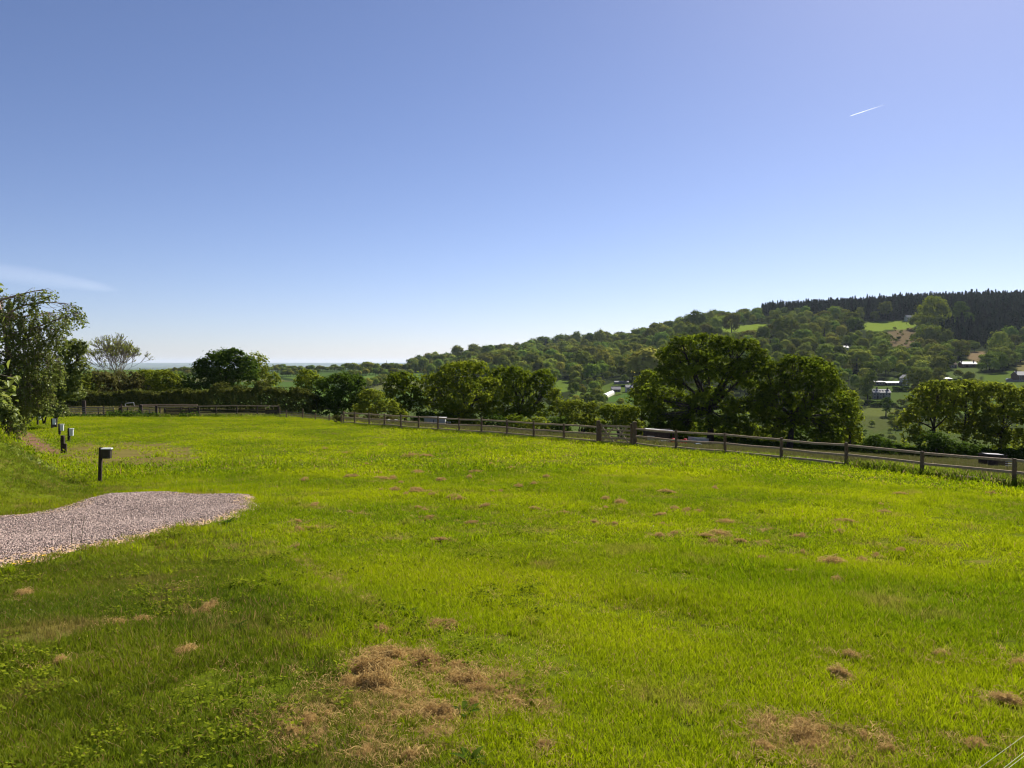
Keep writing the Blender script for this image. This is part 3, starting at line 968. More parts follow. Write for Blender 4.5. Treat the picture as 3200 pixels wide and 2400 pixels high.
root = empty('metal_field_gate', gpt(270, PY), 'dark steel barred field gate standing left of the livestock pen', 'gate')
for y_ in (1274, 1281, 1287, 1294):
    MB().tube([pp(188, y_), pp(300, y_), pp(354, y_ + 1.5)], .045, 6).build('bar', M['steel'], root)
for px_ in (188, 354):
    MB().tube([pp(px_, 1297), pp(px_, 1272)], .05, 6).build('end_tube', M['steel'], root)
for px_, a, b, wd, lb in ((197, 1268, 1297, .13, 'thin dark post behind the left end of the steel gate'),
                          (206, 1273, 1303, .14, 'thin dark post in front of the left end of the steel gate'),
                          (262, 1252, 1297, .36, 'thick tall dark sleeper post at the middle of the steel gate'),
                          (307, 1272, 1297, .13, 'dark post right of the thick sleeper at the steel gate'),
                          (323, 1268, 1294, .12, 'slim dark post near the right end of the steel gate')):
    g = gpt(px_, PY + (-.4 if px_ in (206,) else .35))
    r_ = MB().beam(Vector(g) - Vector((0, 0, .3)), pp(px_, a, g[1]), wd, wd * .9).build('gate_side_post', M['dark_wood'])
    tag(r_, lb, 'post')
root = empty('livestock_pen', gpt(600, PY), 'long dark timber livestock pen with pale top rail below the hedge', 'pen')
pole(root, 366, 1273, 1292, .2, dx=9)
for px_, a, b, wd in ((379, 1263, 1292, .16), (399, 1273, 1298, .14), (440, 1265, 1298, .36), (489, 1268, 1304, .26), (500, 1274, 1302, .13),
                      (515, 1275, 1304, .2), (566, 1271, 1304, .14), (591, 1273, 1303, .14), (620, 1270, 1303, .2), (675, 1271, 1303, .14),
                      (740, 1270, 1302, .14), (804, 1269, 1302, .14), (870, 1269, 1306, .16)):
    pole(root, px_, a, b, wd)
MB().tube([pp(378, 1271), pp(440, 1269), pp(489, 1270)], .05, 6).build('rail', M['rail'], root)
MB().beam(pp(438, 1265, PY + 2.5), pp(617, 1265.5, PY + 2.5), .12, .12).build('top_rail', M['rail'], root)
MB().beam(pp(487, 1271), pp(620, 1269.5), .10, .11).build('top_rail', M['rail'], root)
MB().beam(pp(620, 1269.5), pp(740, 1267.5), .10, .11).build('top_rail', M['rail'], root)
MB().beam(pp(740, 1267.5), pp(871, 1269.5), .10, .11).build('top_rail', M['rail'], root)
for i, y_ in enumerate((1277, 1281.5, 1286, 1290.5, 1295, 1299.5)):
    MB().beam(pp(514, y_ + .5, PY + .15), pp(620, y_, PY + .15), .04, .135).build('board', M['dark_wood'], root)
for i, y_ in enumerate((1281, 1289, 1297)):
    MB().beam(pp(620, y_, PY + .15), pp(829, y_ - 1, PY + .15), .04, .09).build('board', M['dark_wood'], root)
for i, y_ in enumerate((1284, 1289, 1294, 1299, 1303)):
    MB().beam(pp(829, y_ - 1, PY + .1), pp(869, y_, PY + .1), .04, .15).build('board', M['dark_wood'], root)
for px_ in (828, 842, 853):
    MB().beam(pp(px_, 1270, PY - .1), pp(px_ + 1, 1279, PY - .1), .05, .05).build('hook', M['rail'], root)
for a, b in ((384, 434), (447, 488)):
    for y_ in (1279, 1284, 1290, 1295):
        MB().tube([pp(a, y_ + 1, PY + .3), pp(b, y_ - 1, PY + .3)], .035, 5).build('hurdle_bar', M['steel'], root)
    for px_ in (a, (a + b) / 2, b):
        MB().tube([pp(px_, 1277, PY + .3), pp(px_, 1300, PY + .3)], .04, 5).build('hurdle_upright', M['steel'], root)
mb = MB()
mb.tube([pp(393, 1271, PY + .05), pp(391, 1262, PY + .05), pp(394, 1260.5, PY + .05), pp(416, 1258, PY + .05), pp(418, 1260, PY + .05), pp(420, 1270, PY + .05), pp(393, 1271, PY + .05)], .05, 6)
mb.build('hoop', M['pale'], root)

root = empty('wire_fence', gpt(960, 84), 'sagging wire stock fence on old posts between the pen and the rail fence', 'fence')
wp = []
for px_, Y_, ht in ((873, 91, 1.0), (894, 89, .9), (945, 84, 1.1), (985, 80, .7), (1028, 75, .65), (1066, 69, .8)):
    g = gpt(px_, Y_); wp.append(g)
    post(root, g, ht, .12, mat='wood')
for z_ in (.25, .5, .75):
    MB().tube([Vector(q_) + Vector((0, 0, z_ * (.9 if i < 3 else .75))) for i, q_ in enumerate(wp)], .012, 4).build('wire', M['steel'], root)


# ---------------------------------------------------------------- trees
def leaf_arrays(C, Nrm, S, R, r):
    n = len(C)
    Nrm = Nrm / (np.linalg.norm(Nrm, axis=1, keepdims=True) + 1e-9)
    ref = r.normal(size=(n, 3))
    T = np.cross(Nrm, ref); T /= np.linalg.norm(T, axis=1, keepdims=True) + 1e-9
    B = np.cross(Nrm, T)
    a = (S * .62)[:, None]; b = (S * .42)[:, None]
    bend = Nrm * (S * .16)[:, None]
    V = np.stack([C - T * a - bend, C - B * b + bend * .5, C + T * a - bend, C + B * b + bend * .5], 1).reshape(-1, 3)
    Q = np.arange(4 * n).reshape(-1, 4)
    return V, Q, np.repeat(R, 4)


def lobes3(lob, Y, base, r, depth=.85, jit=.25):
    """lobes given as photo ellipses at the tree's distance, each with its own depth"""
    out = []
    k = Y / F
    for cx, cy, rx, ry in lob:
        c = at(cx, cy, Y)
        dpt = max(ry, min(rx, ry * 2.0)) * k * depth
        c[1] += r.normal(0, jit) * rx * k
        out.append((c, np.array([rx * k, dpt, ry * k])))
    return out


def crown_points(L3, size, cover, r, shell=.72, clump=.16, flat=.75, nrm=(.7, .6, .45, .4)):
    C, Nn, R = [], [], []
    centres = []
    allc = np.array([c for c, _ in L3]); allr = np.array([q_ for _, q_ in L3])
    for li, (c, rad) in enumerate(L3):
        area = 4 * math.pi * ((rad[0] * rad[1]) ** 1.6 / 3 + (rad[0] * rad[2]) ** 1.6 / 3 + (rad[1] * rad[2]) ** 1.6 / 3) ** (1 / 1.6)
        nl = int(cover * area / (size * size * .52))
        cr_ = max(clump * (rad[0] * rad[1] * rad[2]) ** (1 / 3) * 1.6, size * 1.5)
        ncl = max(8, int(area / (cr_ * cr_ * 1.7)))
        d = r.normal(size=(ncl, 3)); d /= np.linalg.norm(d, axis=1, keepdims=True)
        d[:, 2] = np.where(d[:, 2] < -.55, -d[:, 2], d[:, 2])
        fr_ = np.where(r.uniform(size=ncl) < shell, r.uniform(.82, 1.06, ncl), r.uniform(.3, .82, ncl))
        cc_ = c + d * fr_[:, None] * rad
        # drop clumps deep inside other lobes
        ok = np.ones(ncl, bool)
        for lj in range(len(L3)):
            if lj != li:
                ok &= (((cc_ - allc[lj]) / allr[lj]) ** 2).sum(1) > .42
        if ok.sum() < 3: ok[:3] = True
        cc_, d = cc_[ok], d[ok]
        nl = int(nl * ok.mean())
        kk = r.integers(0, len(cc_), nl)
        g_ = r.normal(size=(nl, 3)); g_ *= (np.abs(r.normal(0, .55, nl)) / np.linalg.norm(g_, axis=1))[:, None] * 1.25
        P_ = cc_[kk] + g_ * cr_ * np.array([1, 1, flat])
        cl = r.uniform(size=len(cc_))
        C.append(P_); R.append(np.clip(cl[kk] * .7 + r.uniform(0, .3, nl), 0, 1))
        Nn.append(d[kk] * nrm[0] + g_ * nrm[1] + np.array([0, 0, nrm[2]]) + r.normal(0, nrm[3], (nl, 3)))
        centres.append((c, cc_))
    return np.concatenate(C), np.concatenate(Nn), np.concatenate(R), centres


def limb(mb, p, q_, r0, r1, r, n=5, sides=6, wig=.08, up=.15):
    p, q_ = Vector(p), Vector(q_)
    ln = (q_ - p).length
    pts, rad = [], []
    ph = Vector(r.normal(size=3)) * wig * ln
    for i in range(n + 1):
        t_ = i / n
        v = p.lerp(q_, t_) + ph * math.sin(t_ * math.pi) + Vector((0, 0, up * ln * t_ * (1 - t_)))
        pts.append(v); rad.append(r0 + (r1 - r0) * t_ ** .8)
    mb.tube(pts, rad, sides)
    return pts


def leafy_tree(name, label, cat, trunk_px, Y, lob, mat, leaf=.3, cover=1.3, tr=.3, forks=None, seed=1, group=None, depth=.85,
               stems=1, branch=True, barkm='bark', clump=.16, shell=.72, fork=.35, twigs=3):
    r = np.random.default_rng(seed)
    b = gpt(trunk_px, Y)
    L3 = lobes3(lob, Y, b, r, depth)
    root = empty(name, b, label, cat, group)
    C, Nn, R, cen = crown_points(L3, leaf, cover, r, shell, clump)
    gz_ = H(C[:, 0], C[:, 1])
    kz = C[:, 2] > gz_ + .02
    C, Nn, R = C[kz], Nn[kz], R[kz]
    V, Q, rr = leaf_arrays(C, Nn, leaf * r.uniform(.6, 1.35, len(C)), R, r)
    link('crown', mesh('crown', V - b, Q, M[mat], False, {'rnd': rr}), root)
    mb = MB()
    top = max(c[2] + q_[2] for c, q_ in L3); ht = top - b[2]
    cx = np.mean([c[0] for c, _ in L3]); cy = np.mean([c[1] for c, _ in L3])
    heads = []
    for s_ in range(stems):
        bb_ = b + np.array([r.uniform(-.5, .5) * (stems > 1) * tr * 5, r.uniform(-.3, .3) * (stems > 1), -.3])
        tp = np.array([b[0] * .7 + cx * .3 + r.uniform(-.5, .5) * (stems > 1), b[1] * .7 + cy * .3, b[2] + ht * fork])
        limb(mb, bb_, tp, tr * 1.25, tr * .8, r, 5, 8, .04, 0)
        heads.append(tp)
    if branch:
        for i, (c, cc_) in enumerate(cen):
            hd = heads[i % len(heads)]
            c2 = c.copy(); c2[2] = max(c2[2], hd[2] - ht * .12)
            rr_ = tr * .55 * min(1.0, .5 + .25 * np.linalg.norm(c2 - hd) / (ht * .3 + 1e-6))
            pts = limb(mb, hd, c2, rr_, tr * .16, r, 6, 5, .10, .18)
            pick = r.choice(len(cc_), min(len(cc_), 5 * twigs), replace=False)
            for j in pick:
                st_ = pts[r.integers(2, len(pts))]
                limb(mb, st_, cc_[j], tr * .14, tr * .03, r, 3, 4, .1, .1)
    mb.build('trunk', M[barkm], root, True)
    return root


def zz(ox, oy, s_, L_):
    return [(ox + a * s_, oy + b * s_, c, d) for a, b, c, d in L_]


Tn = leafy_tree
# the two field oaks and their neighbours right of the gate
Tn('oak_tree', 'largest broad oak with dark spreading crown behind the fence right of the gate', 'tree', 2221, 100,
   [(2202, 1062, 55, 20), (2127, 1078, 45, 28), (2269, 1078, 50, 26), (2332, 1088, 42, 28), (2373, 1124, 35, 35), (2095, 1114, 42, 36),
    (2079, 1186, 50, 52), (2206, 1152, 110, 66), (2316, 1180, 85, 58), (2095, 1262, 78, 52), (2225, 1262, 80, 50), (2326, 1292, 70, 46), (2047, 1300, 45, 32), (2170, 1315, 75, 36), (2275, 1325, 70, 34), (2380, 1250, 45, 55), (2030, 1250, 40, 45), (2310, 1352, 60, 26), (2130, 1350, 60, 24)],
   'leaf_oak', .30, 1.35, .42, seed=3, fork=.33)
Tn('oak_tree', 'second dark oak with forked trunk, right of the largest oak', 'tree', 2468, 98,
   [(2475, 1138, 48, 26), (2538, 1140, 42, 26), (2585, 1168, 32, 36), (2443, 1170, 42, 40), (2522, 1196, 90, 58), (2601, 1221, 40, 42), (2427, 1237, 50, 45),
    (2522, 1278, 90, 46), (2633, 1285, 40, 45), (2405, 1312, 45, 32), (2600, 1340, 42, 36), (2480, 1325, 60, 28), (2550, 1325, 55, 32), (2405, 1175, 42, 48), (2385, 1270, 50, 48), (2430, 1355, 60, 24), (2570, 1362, 50, 24)],
   'leaf_oak', .30, 1.25, .36, seed=4, fork=.36)
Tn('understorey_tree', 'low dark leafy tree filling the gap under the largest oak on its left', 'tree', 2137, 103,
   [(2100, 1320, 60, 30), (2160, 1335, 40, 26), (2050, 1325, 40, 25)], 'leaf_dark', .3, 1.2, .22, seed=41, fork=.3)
Tn('sunlit_tree', 'yellow green sunlit tree showing at the left edge of the largest oak', 'tree', 2005, 124,
   [(2028, 1180, 28, 24), (2008, 1206, 28, 34), (1985, 1245, 30, 32), (2015, 1265, 35, 35)], 'leaf_bright', .3, 1.3, .22, seed=5)
Tn('leafy_tree', 'lower mid green tree against the right side of the second oak', 'tree', 2660, 104,
   [(2655, 1253, 33, 34), (2668, 1300, 34, 40), (2630, 1330, 45, 40), (2655, 1362, 40, 34)], 'leaf_bright', .28, 1.2, .2, seed=6)
Tn('thorn_bush', 'dark rounded thorn bush behind the fence right of the oaks', 'bush', 2741, 84,
   [(2741, 1392, 44, 30), (2722, 1408, 28, 22), (2765, 1405, 28, 24)], 'leaf_dark', .18, 1.5, .12, seed=7, stems=2)
Tn('spreading_tree', 'leftmost thin leaved spreading tree of the three at the right edge', 'tree', 2928, 92,
   [(2917, 1216, 70, 26), (2875, 1240, 42, 32), (2903, 1288, 75, 40), (2835, 1322, 38, 38), (2850, 1364, 45, 28), (2965, 1240, 50, 30)],
   'leaf_olive', .27, 1.05, .24, seed=8, fork=.38, shell=.6, twigs=5)
Tn('spreading_tree', 'middle thin leaved spreading tree of the three at the right edge', 'tree', 3010, 94,
   [(3005, 1213, 80, 24), (3020, 1270, 95, 44), (3060, 1330, 60, 38), (2985, 1340, 50, 36), (3060, 1225, 50, 24)],
   'leaf_olive', .27, 1.05, .22, seed=9, fork=.36, shell=.6, twigs=5)
Tn('spreading_tree', 'rightmost thin leaved spreading tree cut by the picture edge', 'tree', 3125, 92,
   [(3100, 1222, 66, 26), (3167, 1244, 60, 34), (3138, 1300, 80, 48), (3079, 1364, 70, 36), (3167, 1375, 60, 40), (3230, 1290, 60, 60)],
   'leaf_olive', .27, 1.05, .22, seed=10, fork=.36, shell=.6, twigs=5)
Tn('thorn_bush', 'broad dark thorn bush below the thin leaved spreading trees', 'bush', 2925, 84,
   [(2917, 1388, 46, 40), (2965, 1405, 58, 28), (3022, 1408, 42, 24)], 'leaf_dark', .2, 1.4, .14, seed=11, stems=2)
# shrubs around the gate
Tn('shrub', 'bright green hawthorn shrub behind the field gate', 'shrub', 1940, 100,
   [(1937, 1294, 65, 28), (1905, 1288, 35, 22), (1975, 1294, 30, 24), (1937, 1325, 60, 24)], 'leaf_bright', .24, 1.4, .14, seed=12, stems=3)
Tn('shrub', 'olive green shrub left of the bright shrub behind the gate', 'shrub', 1815, 105,
   [(1800, 1280, 45, 28), (1804, 1312, 42, 24), (1848, 1280, 24, 24), (1850, 1315, 28, 24)], 'leaf_olive', .24, 1.4, .14, seed=13, stems=3)
Tn('shrub', 'sunlit yellow green shrub at the right end of the big tree clump', 'shrub', 1745, 117,
   [(1734, 1238, 22, 24), (1752, 1280, 38, 32), (1760, 1315, 32, 24)], 'leaf_bright', .26, 1.3, .16, seed=14, stems=2)
# central clump
Tn('field_maple', 'rounded tree with sunlit yellow top, left tree of the central clump', 'tree', 1455, 114,
   [(1358, 1196, 45, 30), (1426, 1170, 55, 38), (1477, 1152, 48, 24), (1460, 1236, 105, 58), (1535, 1216, 40, 36), (1362, 1252, 50, 48), (1412, 1288, 75, 36), (1505, 1284, 60, 40)],
   'leaf_bright', .3, 1.25, .34, seed=15, fork=.3)
Tn('field_maple', 'broad crowned tree forming the right half of the central clump', 'tree', 1610, 119,
   [(1590, 1180, 72, 34), (1652, 1196, 36, 32), (1696, 1192, 40, 38), (1702, 1230, 28, 36), (1598, 1244, 85, 50), (1655, 1290, 60, 34), (1580, 1300, 60, 34)],
   'leaf_oak', .3, 1.25, .34, seed=16, fork=.3)
Tn('round_tree', 'neat rounded dark tree left of the central clump', 'tree', 1262, 111,
   [(1257, 1220, 60, 52), (1250, 1184, 40, 20), (1301, 1247, 24, 40), (1267, 1272, 50, 34)], 'leaf_oak', .28, 1.4, .24, seed=17)
Tn('shrub', 'spiky olive shrub between the dark hawthorn and the rounded tree', 'shrub', 1175, 95,
   [(1165, 1254, 45, 34), (1206, 1276, 42, 28), (1148, 1236, 30, 22), (1250, 1297, 26, 16), (1140, 1285, 40, 26)], 'leaf_olive', .2, 1.3, .12, seed=18, stems=3)
Tn('hawthorn_tree', 'very dark hawthorn with pale blossom at the corner of the hedge', 'tree', 1045, 104,
   [(1060, 1228, 82, 54), (1067, 1190, 52, 22), (1114, 1213, 32, 42), (1020, 1275, 62, 36), (1090, 1275, 50, 34)], 'leaf_dark', .26, 1.5, .24, seed=19, fork=.3)
Tn('young_tree', 'fresh bright green young tree behind the right end of the hedge', 'tree', 962, 140,
   [(962, 1180, 34, 26), (945, 1196, 28, 22), (985, 1198, 30, 22), (962, 1218, 30, 22)], 'leaf_bright', .3, 1.2, .16, seed=20)
Tn('dense_tree', 'dense dark green tree standing alone above the hedge', 'tree', 705, 132,
   [(692, 1154, 70, 54), (718, 1116, 42, 26), (642, 1164, 32, 42), (762, 1164, 38, 50), (680, 1200, 58, 32)], 'leaf_dark', .32, 2.1, .3, seed=21, fork=.3)
Tn('light_tree', 'pale olive tree just behind the dense dark tree on its right', 'tree', 815, 142,
   [(800, 1148, 46, 44), (848, 1190, 30, 30), (800, 1185, 50, 40)], 'leaf_olive', .28, .95, .2, seed=22, shell=.6)
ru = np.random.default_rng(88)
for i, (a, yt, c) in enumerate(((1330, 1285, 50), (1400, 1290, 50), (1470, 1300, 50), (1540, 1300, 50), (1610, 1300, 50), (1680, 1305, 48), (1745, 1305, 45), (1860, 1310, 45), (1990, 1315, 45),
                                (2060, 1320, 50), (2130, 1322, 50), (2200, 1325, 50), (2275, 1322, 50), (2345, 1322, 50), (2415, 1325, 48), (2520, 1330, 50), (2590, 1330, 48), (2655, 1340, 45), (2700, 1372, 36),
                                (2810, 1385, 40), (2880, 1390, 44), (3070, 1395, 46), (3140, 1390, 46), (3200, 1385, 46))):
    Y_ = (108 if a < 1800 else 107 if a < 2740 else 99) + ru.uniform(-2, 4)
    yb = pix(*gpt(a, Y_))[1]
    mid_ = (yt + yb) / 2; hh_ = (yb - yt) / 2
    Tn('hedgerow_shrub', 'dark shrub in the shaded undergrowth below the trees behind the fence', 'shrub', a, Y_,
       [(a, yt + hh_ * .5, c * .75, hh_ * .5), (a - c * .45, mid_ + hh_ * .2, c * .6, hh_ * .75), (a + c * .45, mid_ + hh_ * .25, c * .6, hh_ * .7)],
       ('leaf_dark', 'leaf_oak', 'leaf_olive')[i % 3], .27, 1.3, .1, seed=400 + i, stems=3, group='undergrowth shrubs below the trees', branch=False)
# scrub behind the left hedge
SCR = [(245, 1202, 52, 32, 'leaf_olive', 'olive scrub bush next to the birch above the hedge'),
       (310, 1190, 55, 30, 'leaf_brown', 'brownish scrub bush below the bare tree on its left'),
       (385, 1192, 58, 30, 'leaf_brown', 'brownish scrub bush directly below the bare tree'),
       (455, 1180, 42, 24, 'leaf_bright', 'yellow green bush right of the bare tree'),
       (510, 1184, 48, 28, 'leaf_olive', 'olive bush between the yellow green bush and the field gap'),
       (562, 1196, 44, 30, 'leaf_dark', 'darker green bush left of the distant field gap'),
       (602, 1216, 32, 22, 'leaf_olive', 'small low bush in front of the distant field gap'),
       (440, 1212, 60, 24, 'leaf_brown', 'low dull bush just above the middle of the left hedge')]
for i, (a, b, c, d, mt, lb) in enumerate(SCR):
    Tn('scrub_bush', lb, 'bush', a, 124 + 3 * (i % 4), [(a, b, c, d), (a - c * .4, b + d * .7, c * .6, d * .7), (a + c * .4, b + d * .6, c * .6, d * .8), (a, b + d + 8, c * .9, d * .8), (a + 10, b + d + 28, c * .9, d * .7)], mt, .26, 1.25, .1, seed=30 + i, stems=3)
Tn('grey_bush', 'small grey brown bush at the left end of the rail fence', 'bush', 1058, 70, [(1058, 1309, 18, 11)], 'leaf_brown', .14, 1.4, .05, seed=45, stems=3)
for i, (a, b, c, d, Y_, lb) in enumerate(((1100, 1305, 26, 10, 84, 'low reddish bramble at the left end behind the rail fence'),
                                          (1165, 1308, 34, 13, 84, 'dark bramble heap behind the rail fence below the olive shrub'),
                                          (1215, 1312, 32, 12, 86, 'bramble heap behind the rail fence left of the low pale shelter'))):
    Tn('bramble', lb, 'bramble', a, Y_, [(a, b, c, d), (a + 14, b + 6, c * .7, d * .7)], 'leaf_brown', .16, 1.2, .04, seed=50 + i, stems=3)

# hedges
def hedge(label, pts, wd, seed, mat, leaf=.2, cover=1.5):
    """pts: (px, Y, height) along the hedge"""
    r = np.random.default_rng(seed)
    P3 = [np.append(gpt(a, b), c) for a, b, c in pts]
    root = empty('hedge', P3[0][:3], label, 'hedge')
    C, Nn, R = [], [], []
    mb = MB()
    for A, B in zip(P3[:-1], P3[1:]):
        ln = np.hypot(*(B - A)[:2]); n_ = int(ln * 640 * cover * (.2 / leaf) ** 2)
        t_ = r.uniform(size=n_); hh = A[3] + (B[3] - A[3]) * t_
        hh = hh * (1 + .11 * np.sin(t_ * ln * .8 + seed) + .09 * np.sin(t_ * ln * 2.1 + 1) * np.sin(t_ * ln * .45) + .05 * np.sin(t_ * ln * 5.3))
        side = r.uniform(size=n_)
        wv = wd * (1 + .15 * np.sin(t_ * ln * 1.7 + 2))
        topm = side < .5
        o_ = np.where(topm, r.uniform(-.5, .5, n_), np.sign(r.uniform(-1, 1, n_)) * r.uniform(.36, .52, n_)) * wv
        zf = np.where(topm, r.uniform(.86, 1.06, n_) + np.abs(r.normal(0, .04, n_)), r.uniform(.08, .97, n_))
        cl = np.sin(t_ * ln * 5 + zf * 7) * np.sin(t_ * ln * 3.1 + o_ * 4)
        dx, dy = (B - A)[:2] / ln
        x = A[0] + (B[0] - A[0]) * t_ + -dy * o_; y = A[1] + (B[1] - A[1]) * t_ + dx * o_
        C.append(np.stack([x, y, H(x, y) + zf * hh], 1))
        Nn.append(np.stack([-dy * np.sign(o_) * ~topm, dx * np.sign(o_) * ~topm, topm * 1.0 + .2], 1) + r.normal(0, .55, (n_, 3)))
        R.append(np.clip(.5 + .4 * cl + r.normal(0, .15, n_), 0, 1))
        for k_ in range(int(ln / .7)):
            t2 = r.uniform(); xx = A[0] + (B[0] - A[0]) * t2; yy = A[1] + (B[1] - A[1]) * t2
            g_ = h(xx, yy); hh2 = (A[3] + (B[3] - A[3]) * t2) * .85
            mb.tube([(xx, yy, g_ - .1), (xx + r.normal(0, .12), yy + r.normal(0, .12), g_ + hh2 * .5), (xx + r.normal(0, .3), yy + r.normal(0, .3), g_ + hh2)], [.05, .035, .012], 4)
    C, Nn, R = map(np.concatenate, (C, Nn, R))
    V, Q, rr = leaf_arrays(C, Nn, leaf * r.uniform(.6, 1.4, len(C)), R, r)
    link('foliage', mesh('foliage', V - P3[0][:3], Q, M[mat], False, {'rnd': rr}), root)
    mb.build('stems', M['bark'], root)


hedge('long trimmed hedge with dark shaded side behind the steel gate', [(150, 121, 2.0), (330, 119, 2.0), (480, 116, 2.1), (640, 112, 2.2)], 2.2, 60, 'leaf_hedge')
hedge('taller bushy hedge behind the pale topped livestock pen', [(625, 108, 2.5), (700, 107, 2.9), (760, 106, 2.7), (830, 105, 3.2), (880, 104, 2.9), (990, 101, 2.6)], 2.6, 61, 'leaf_hedge')
hedge('low wild hedge at the far edge of the strip below the oaks', [(1760, 98, 1.0), (2000, 100, 1.0), (2240, 101, 1.3), (2480, 99, 1.0), (2700, 95, 1.1), (2900, 92, 1.2), (3350, 88, 1.3)], 1.3, 62, 'leaf_dark', .2, 1.0)
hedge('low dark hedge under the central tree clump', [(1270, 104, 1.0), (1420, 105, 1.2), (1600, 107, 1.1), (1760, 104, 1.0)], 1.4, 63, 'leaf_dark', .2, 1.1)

# bare ash
r = np.random.default_rng(77)
b = gpt(370, 150)
root = empty('bare_tree', b, 'nearly leafless pale branched tree against the sky', 'tree')
mb = MB(); tips = []


def grow(p, d, ln, rd, lev):
    p = Vector(p); d = Vector(d).normalized()
    pts = [p]; rad = [rd]
    for i in range(3):
        d = (d + Vector(r.normal(0, .10, 3)) + Vector((0, 0, .05))).normalized()
        pts.append(pts[-1] + d * ln / 3); rad.append(max(.033, rd * (1 - .16 * (i + 1))))
    mb.tube(pts, rad, 5 if lev < 3 else 4)
    if lev >= 5:
        tips.extend(pts[1:]); return
    n_ = 9 if lev == 0 else 3 if lev < 5 else 2
    a0 = Vector((1, 0, 0)) if abs(d.x) < .8 else Vector((0, 1, 0))
    a1 = d.cross(a0).normalized(); a2 = d.cross(a1)
    ph = r.uniform(0, 6.28)
    for k in range(n_):
        an = ph + 2 * math.pi * (k + r.uniform(-.2, .2)) / n_
        sp = (.12, .4, .7)[k % 3] if lev == 0 else r.uniform(.28, .62)
        nd_ = (d + (a1 * math.cos(an) + a2 * math.sin(an)) * sp).normalized()
        grow(pts[-1], nd_, ln * r.uniform(.66, .84) * (1.55 if lev == 0 else 1), rad[-1] * .72, lev + 1)


grow(b + np.array([0, 0, -.2]), (0, 0, 1), 2.7, .36, 0)
mb.build('trunk', M['twig'], root, True)
tips = np.array([tuple(t_) for t_ in tips])
n_ = 3000
C = tips[r.integers(0, len(tips), n_)] + r.normal(0, .12, (n_, 3))
V, Q, rr = leaf_arrays(C, r.normal(size=(n_, 3)), r.uniform(.12, .24, n_), r.uniform(.4, 1, n_), r)
link('buds', mesh('buds', V - b, Q, M['leaf_olive'], False, {'rnd': rr}), root)

# birch and its neighbour
def droop_tree(name, label, px, Y, trunk_pts, lob, mat, leaf, nstr, seed, tr):
    r = np.random.default_rng(seed)
    b = gpt(px, Y)
    root = empty(name, b, label, 'tree')
    mb = MB()
    tp = [b + np.array([0, 0, -.3])] + [at(a, c, Y) for a, c in trunk_pts]
    mb.tube([Vector(q_) for q_ in tp], [tr * (1 - .8 * i / len(tp)) for i in range(len(tp))], 8)
    L3 = lobes3(lob, Y, b, r, .8, .3)
    C, R = [], []
    for c, rad in L3:
        st_ = tp[int(np.argmin([np.linalg.norm(q_ - c) + .6 * max(0, q_[2] - c[2]) for q_ in tp[1:]])) + 1]
        top = c + np.array([0, 0, rad[2] * .7])
        pts = limb(mb, st_, top, tr * .4, tr * .08, r, 7, 5, .06, .25)
        ns = int(nstr * rad[0] * rad[2])
        for k in range(ns):
            d = r.normal(size=3); d /= np.linalg.norm(d)
            q_ = c + d * rad * r.uniform(.35, 1.0) ** .5
            ln = r.uniform(.25, .9) * min(1.2, rad[2] * 1.3 + .3)
            e_ = Vector(q_) + Vector((r.normal(0, .10), r.normal(0, .10), -ln))
            s0 = Vector(q_)
            if k % 3 == 0:
                limb(mb, pts[r.integers(3, 8)], s0, .012, .006, r, 2, 3, .1, .2)
            mb.tube([s0, (s0 + e_) / 2 + Vector((r.normal(0, .03), r.normal(0, .03), 0)), e_], [.006, .004, .002], 3, False)
            m_ = int(ln * 26)
            t_ = r.uniform(size=m_)
            C.append(np.outer(1 - t_, np.array(s0)) + np.outer(t_, np.array(e_)) + r.normal(0, .05, (m_, 3)))
            R.append(np.clip(r.uniform() * .6 + r.uniform(0, .4, m_), 0, 1))
    C, R = np.concatenate(C), np.concatenate(R)
    k = C[:, 2] > H(C[:, 0], C[:, 1]) + .03
    C, R = C[k], R[k]
    V, Q, rr = leaf_arrays(C, r.normal(0, 1, (len(C), 3)) + np.array([0, 0, .2]), leaf * r.uniform(.6, 1.3, len(C)), R, r)
    link('crown', mesh('crown', V - b, Q, M[mat], False, {'rnd': rr}), root)
    mb.build('trunk', M['birch_bark'], root, True)


droop_tree('birch_tree', 'weeping silver birch with arching branches at the left edge', 18, 38,
           [(28, 1250), (26, 1120), (20, 1060), (8, 1000), (-5, 940)],
           [(133, 918, 48, 18), (78, 945, 50, 30), (215, 968, 36, 26), (250, 990, 22, 16), (133, 1000, 75, 36), (60, 1010, 60, 40), (83, 1082, 75, 50), (166, 1050, 42, 32),
            (100, 1148, 92, 56), (83, 1215, 80, 56), (30, 1285, 50, 58), (110, 1235, 50, 34), (-40, 1150, 90, 90), (20, 1340, 50, 30), (-20, 960, 60, 50)],
           'leaf_birch', .10, 160, 70, .17)
Tn('leafy_tree', 'light green leafy tree just right of the weeping birch', 'tree', 168, 62,
   [(232, 1088, 38, 26), (212, 1118, 52, 42), (258, 1092, 18, 24), (246, 1165, 42, 34), (190, 1180, 50, 40), (160, 1245, 44, 36), (200, 1232, 40, 34), (235, 1225, 36, 34), (165, 1285, 50, 26), (150, 1262, 45, 30)], 'leaf_birch', .15, 1.5, .14, seed=71, fork=.35)
Tn('bush', 'dark leafy bush at the foot of the birch on the bank edge', 'bush', 20, 33,
   [(30, 1310, 42, 42), (-20, 1290, 50, 60)], 'leaf_birch', .10, 1.5, .06, seed=72, stems=3)
Tn('bush', 'small sprawling bush left of the white boxed posts', 'bush', 135, 68, [(130, 1262, 40, 30), (165, 1280, 30, 16), (100, 1290, 30, 18)], 'leaf_birch', .14, 1.4, .06, seed=73, stems=3)

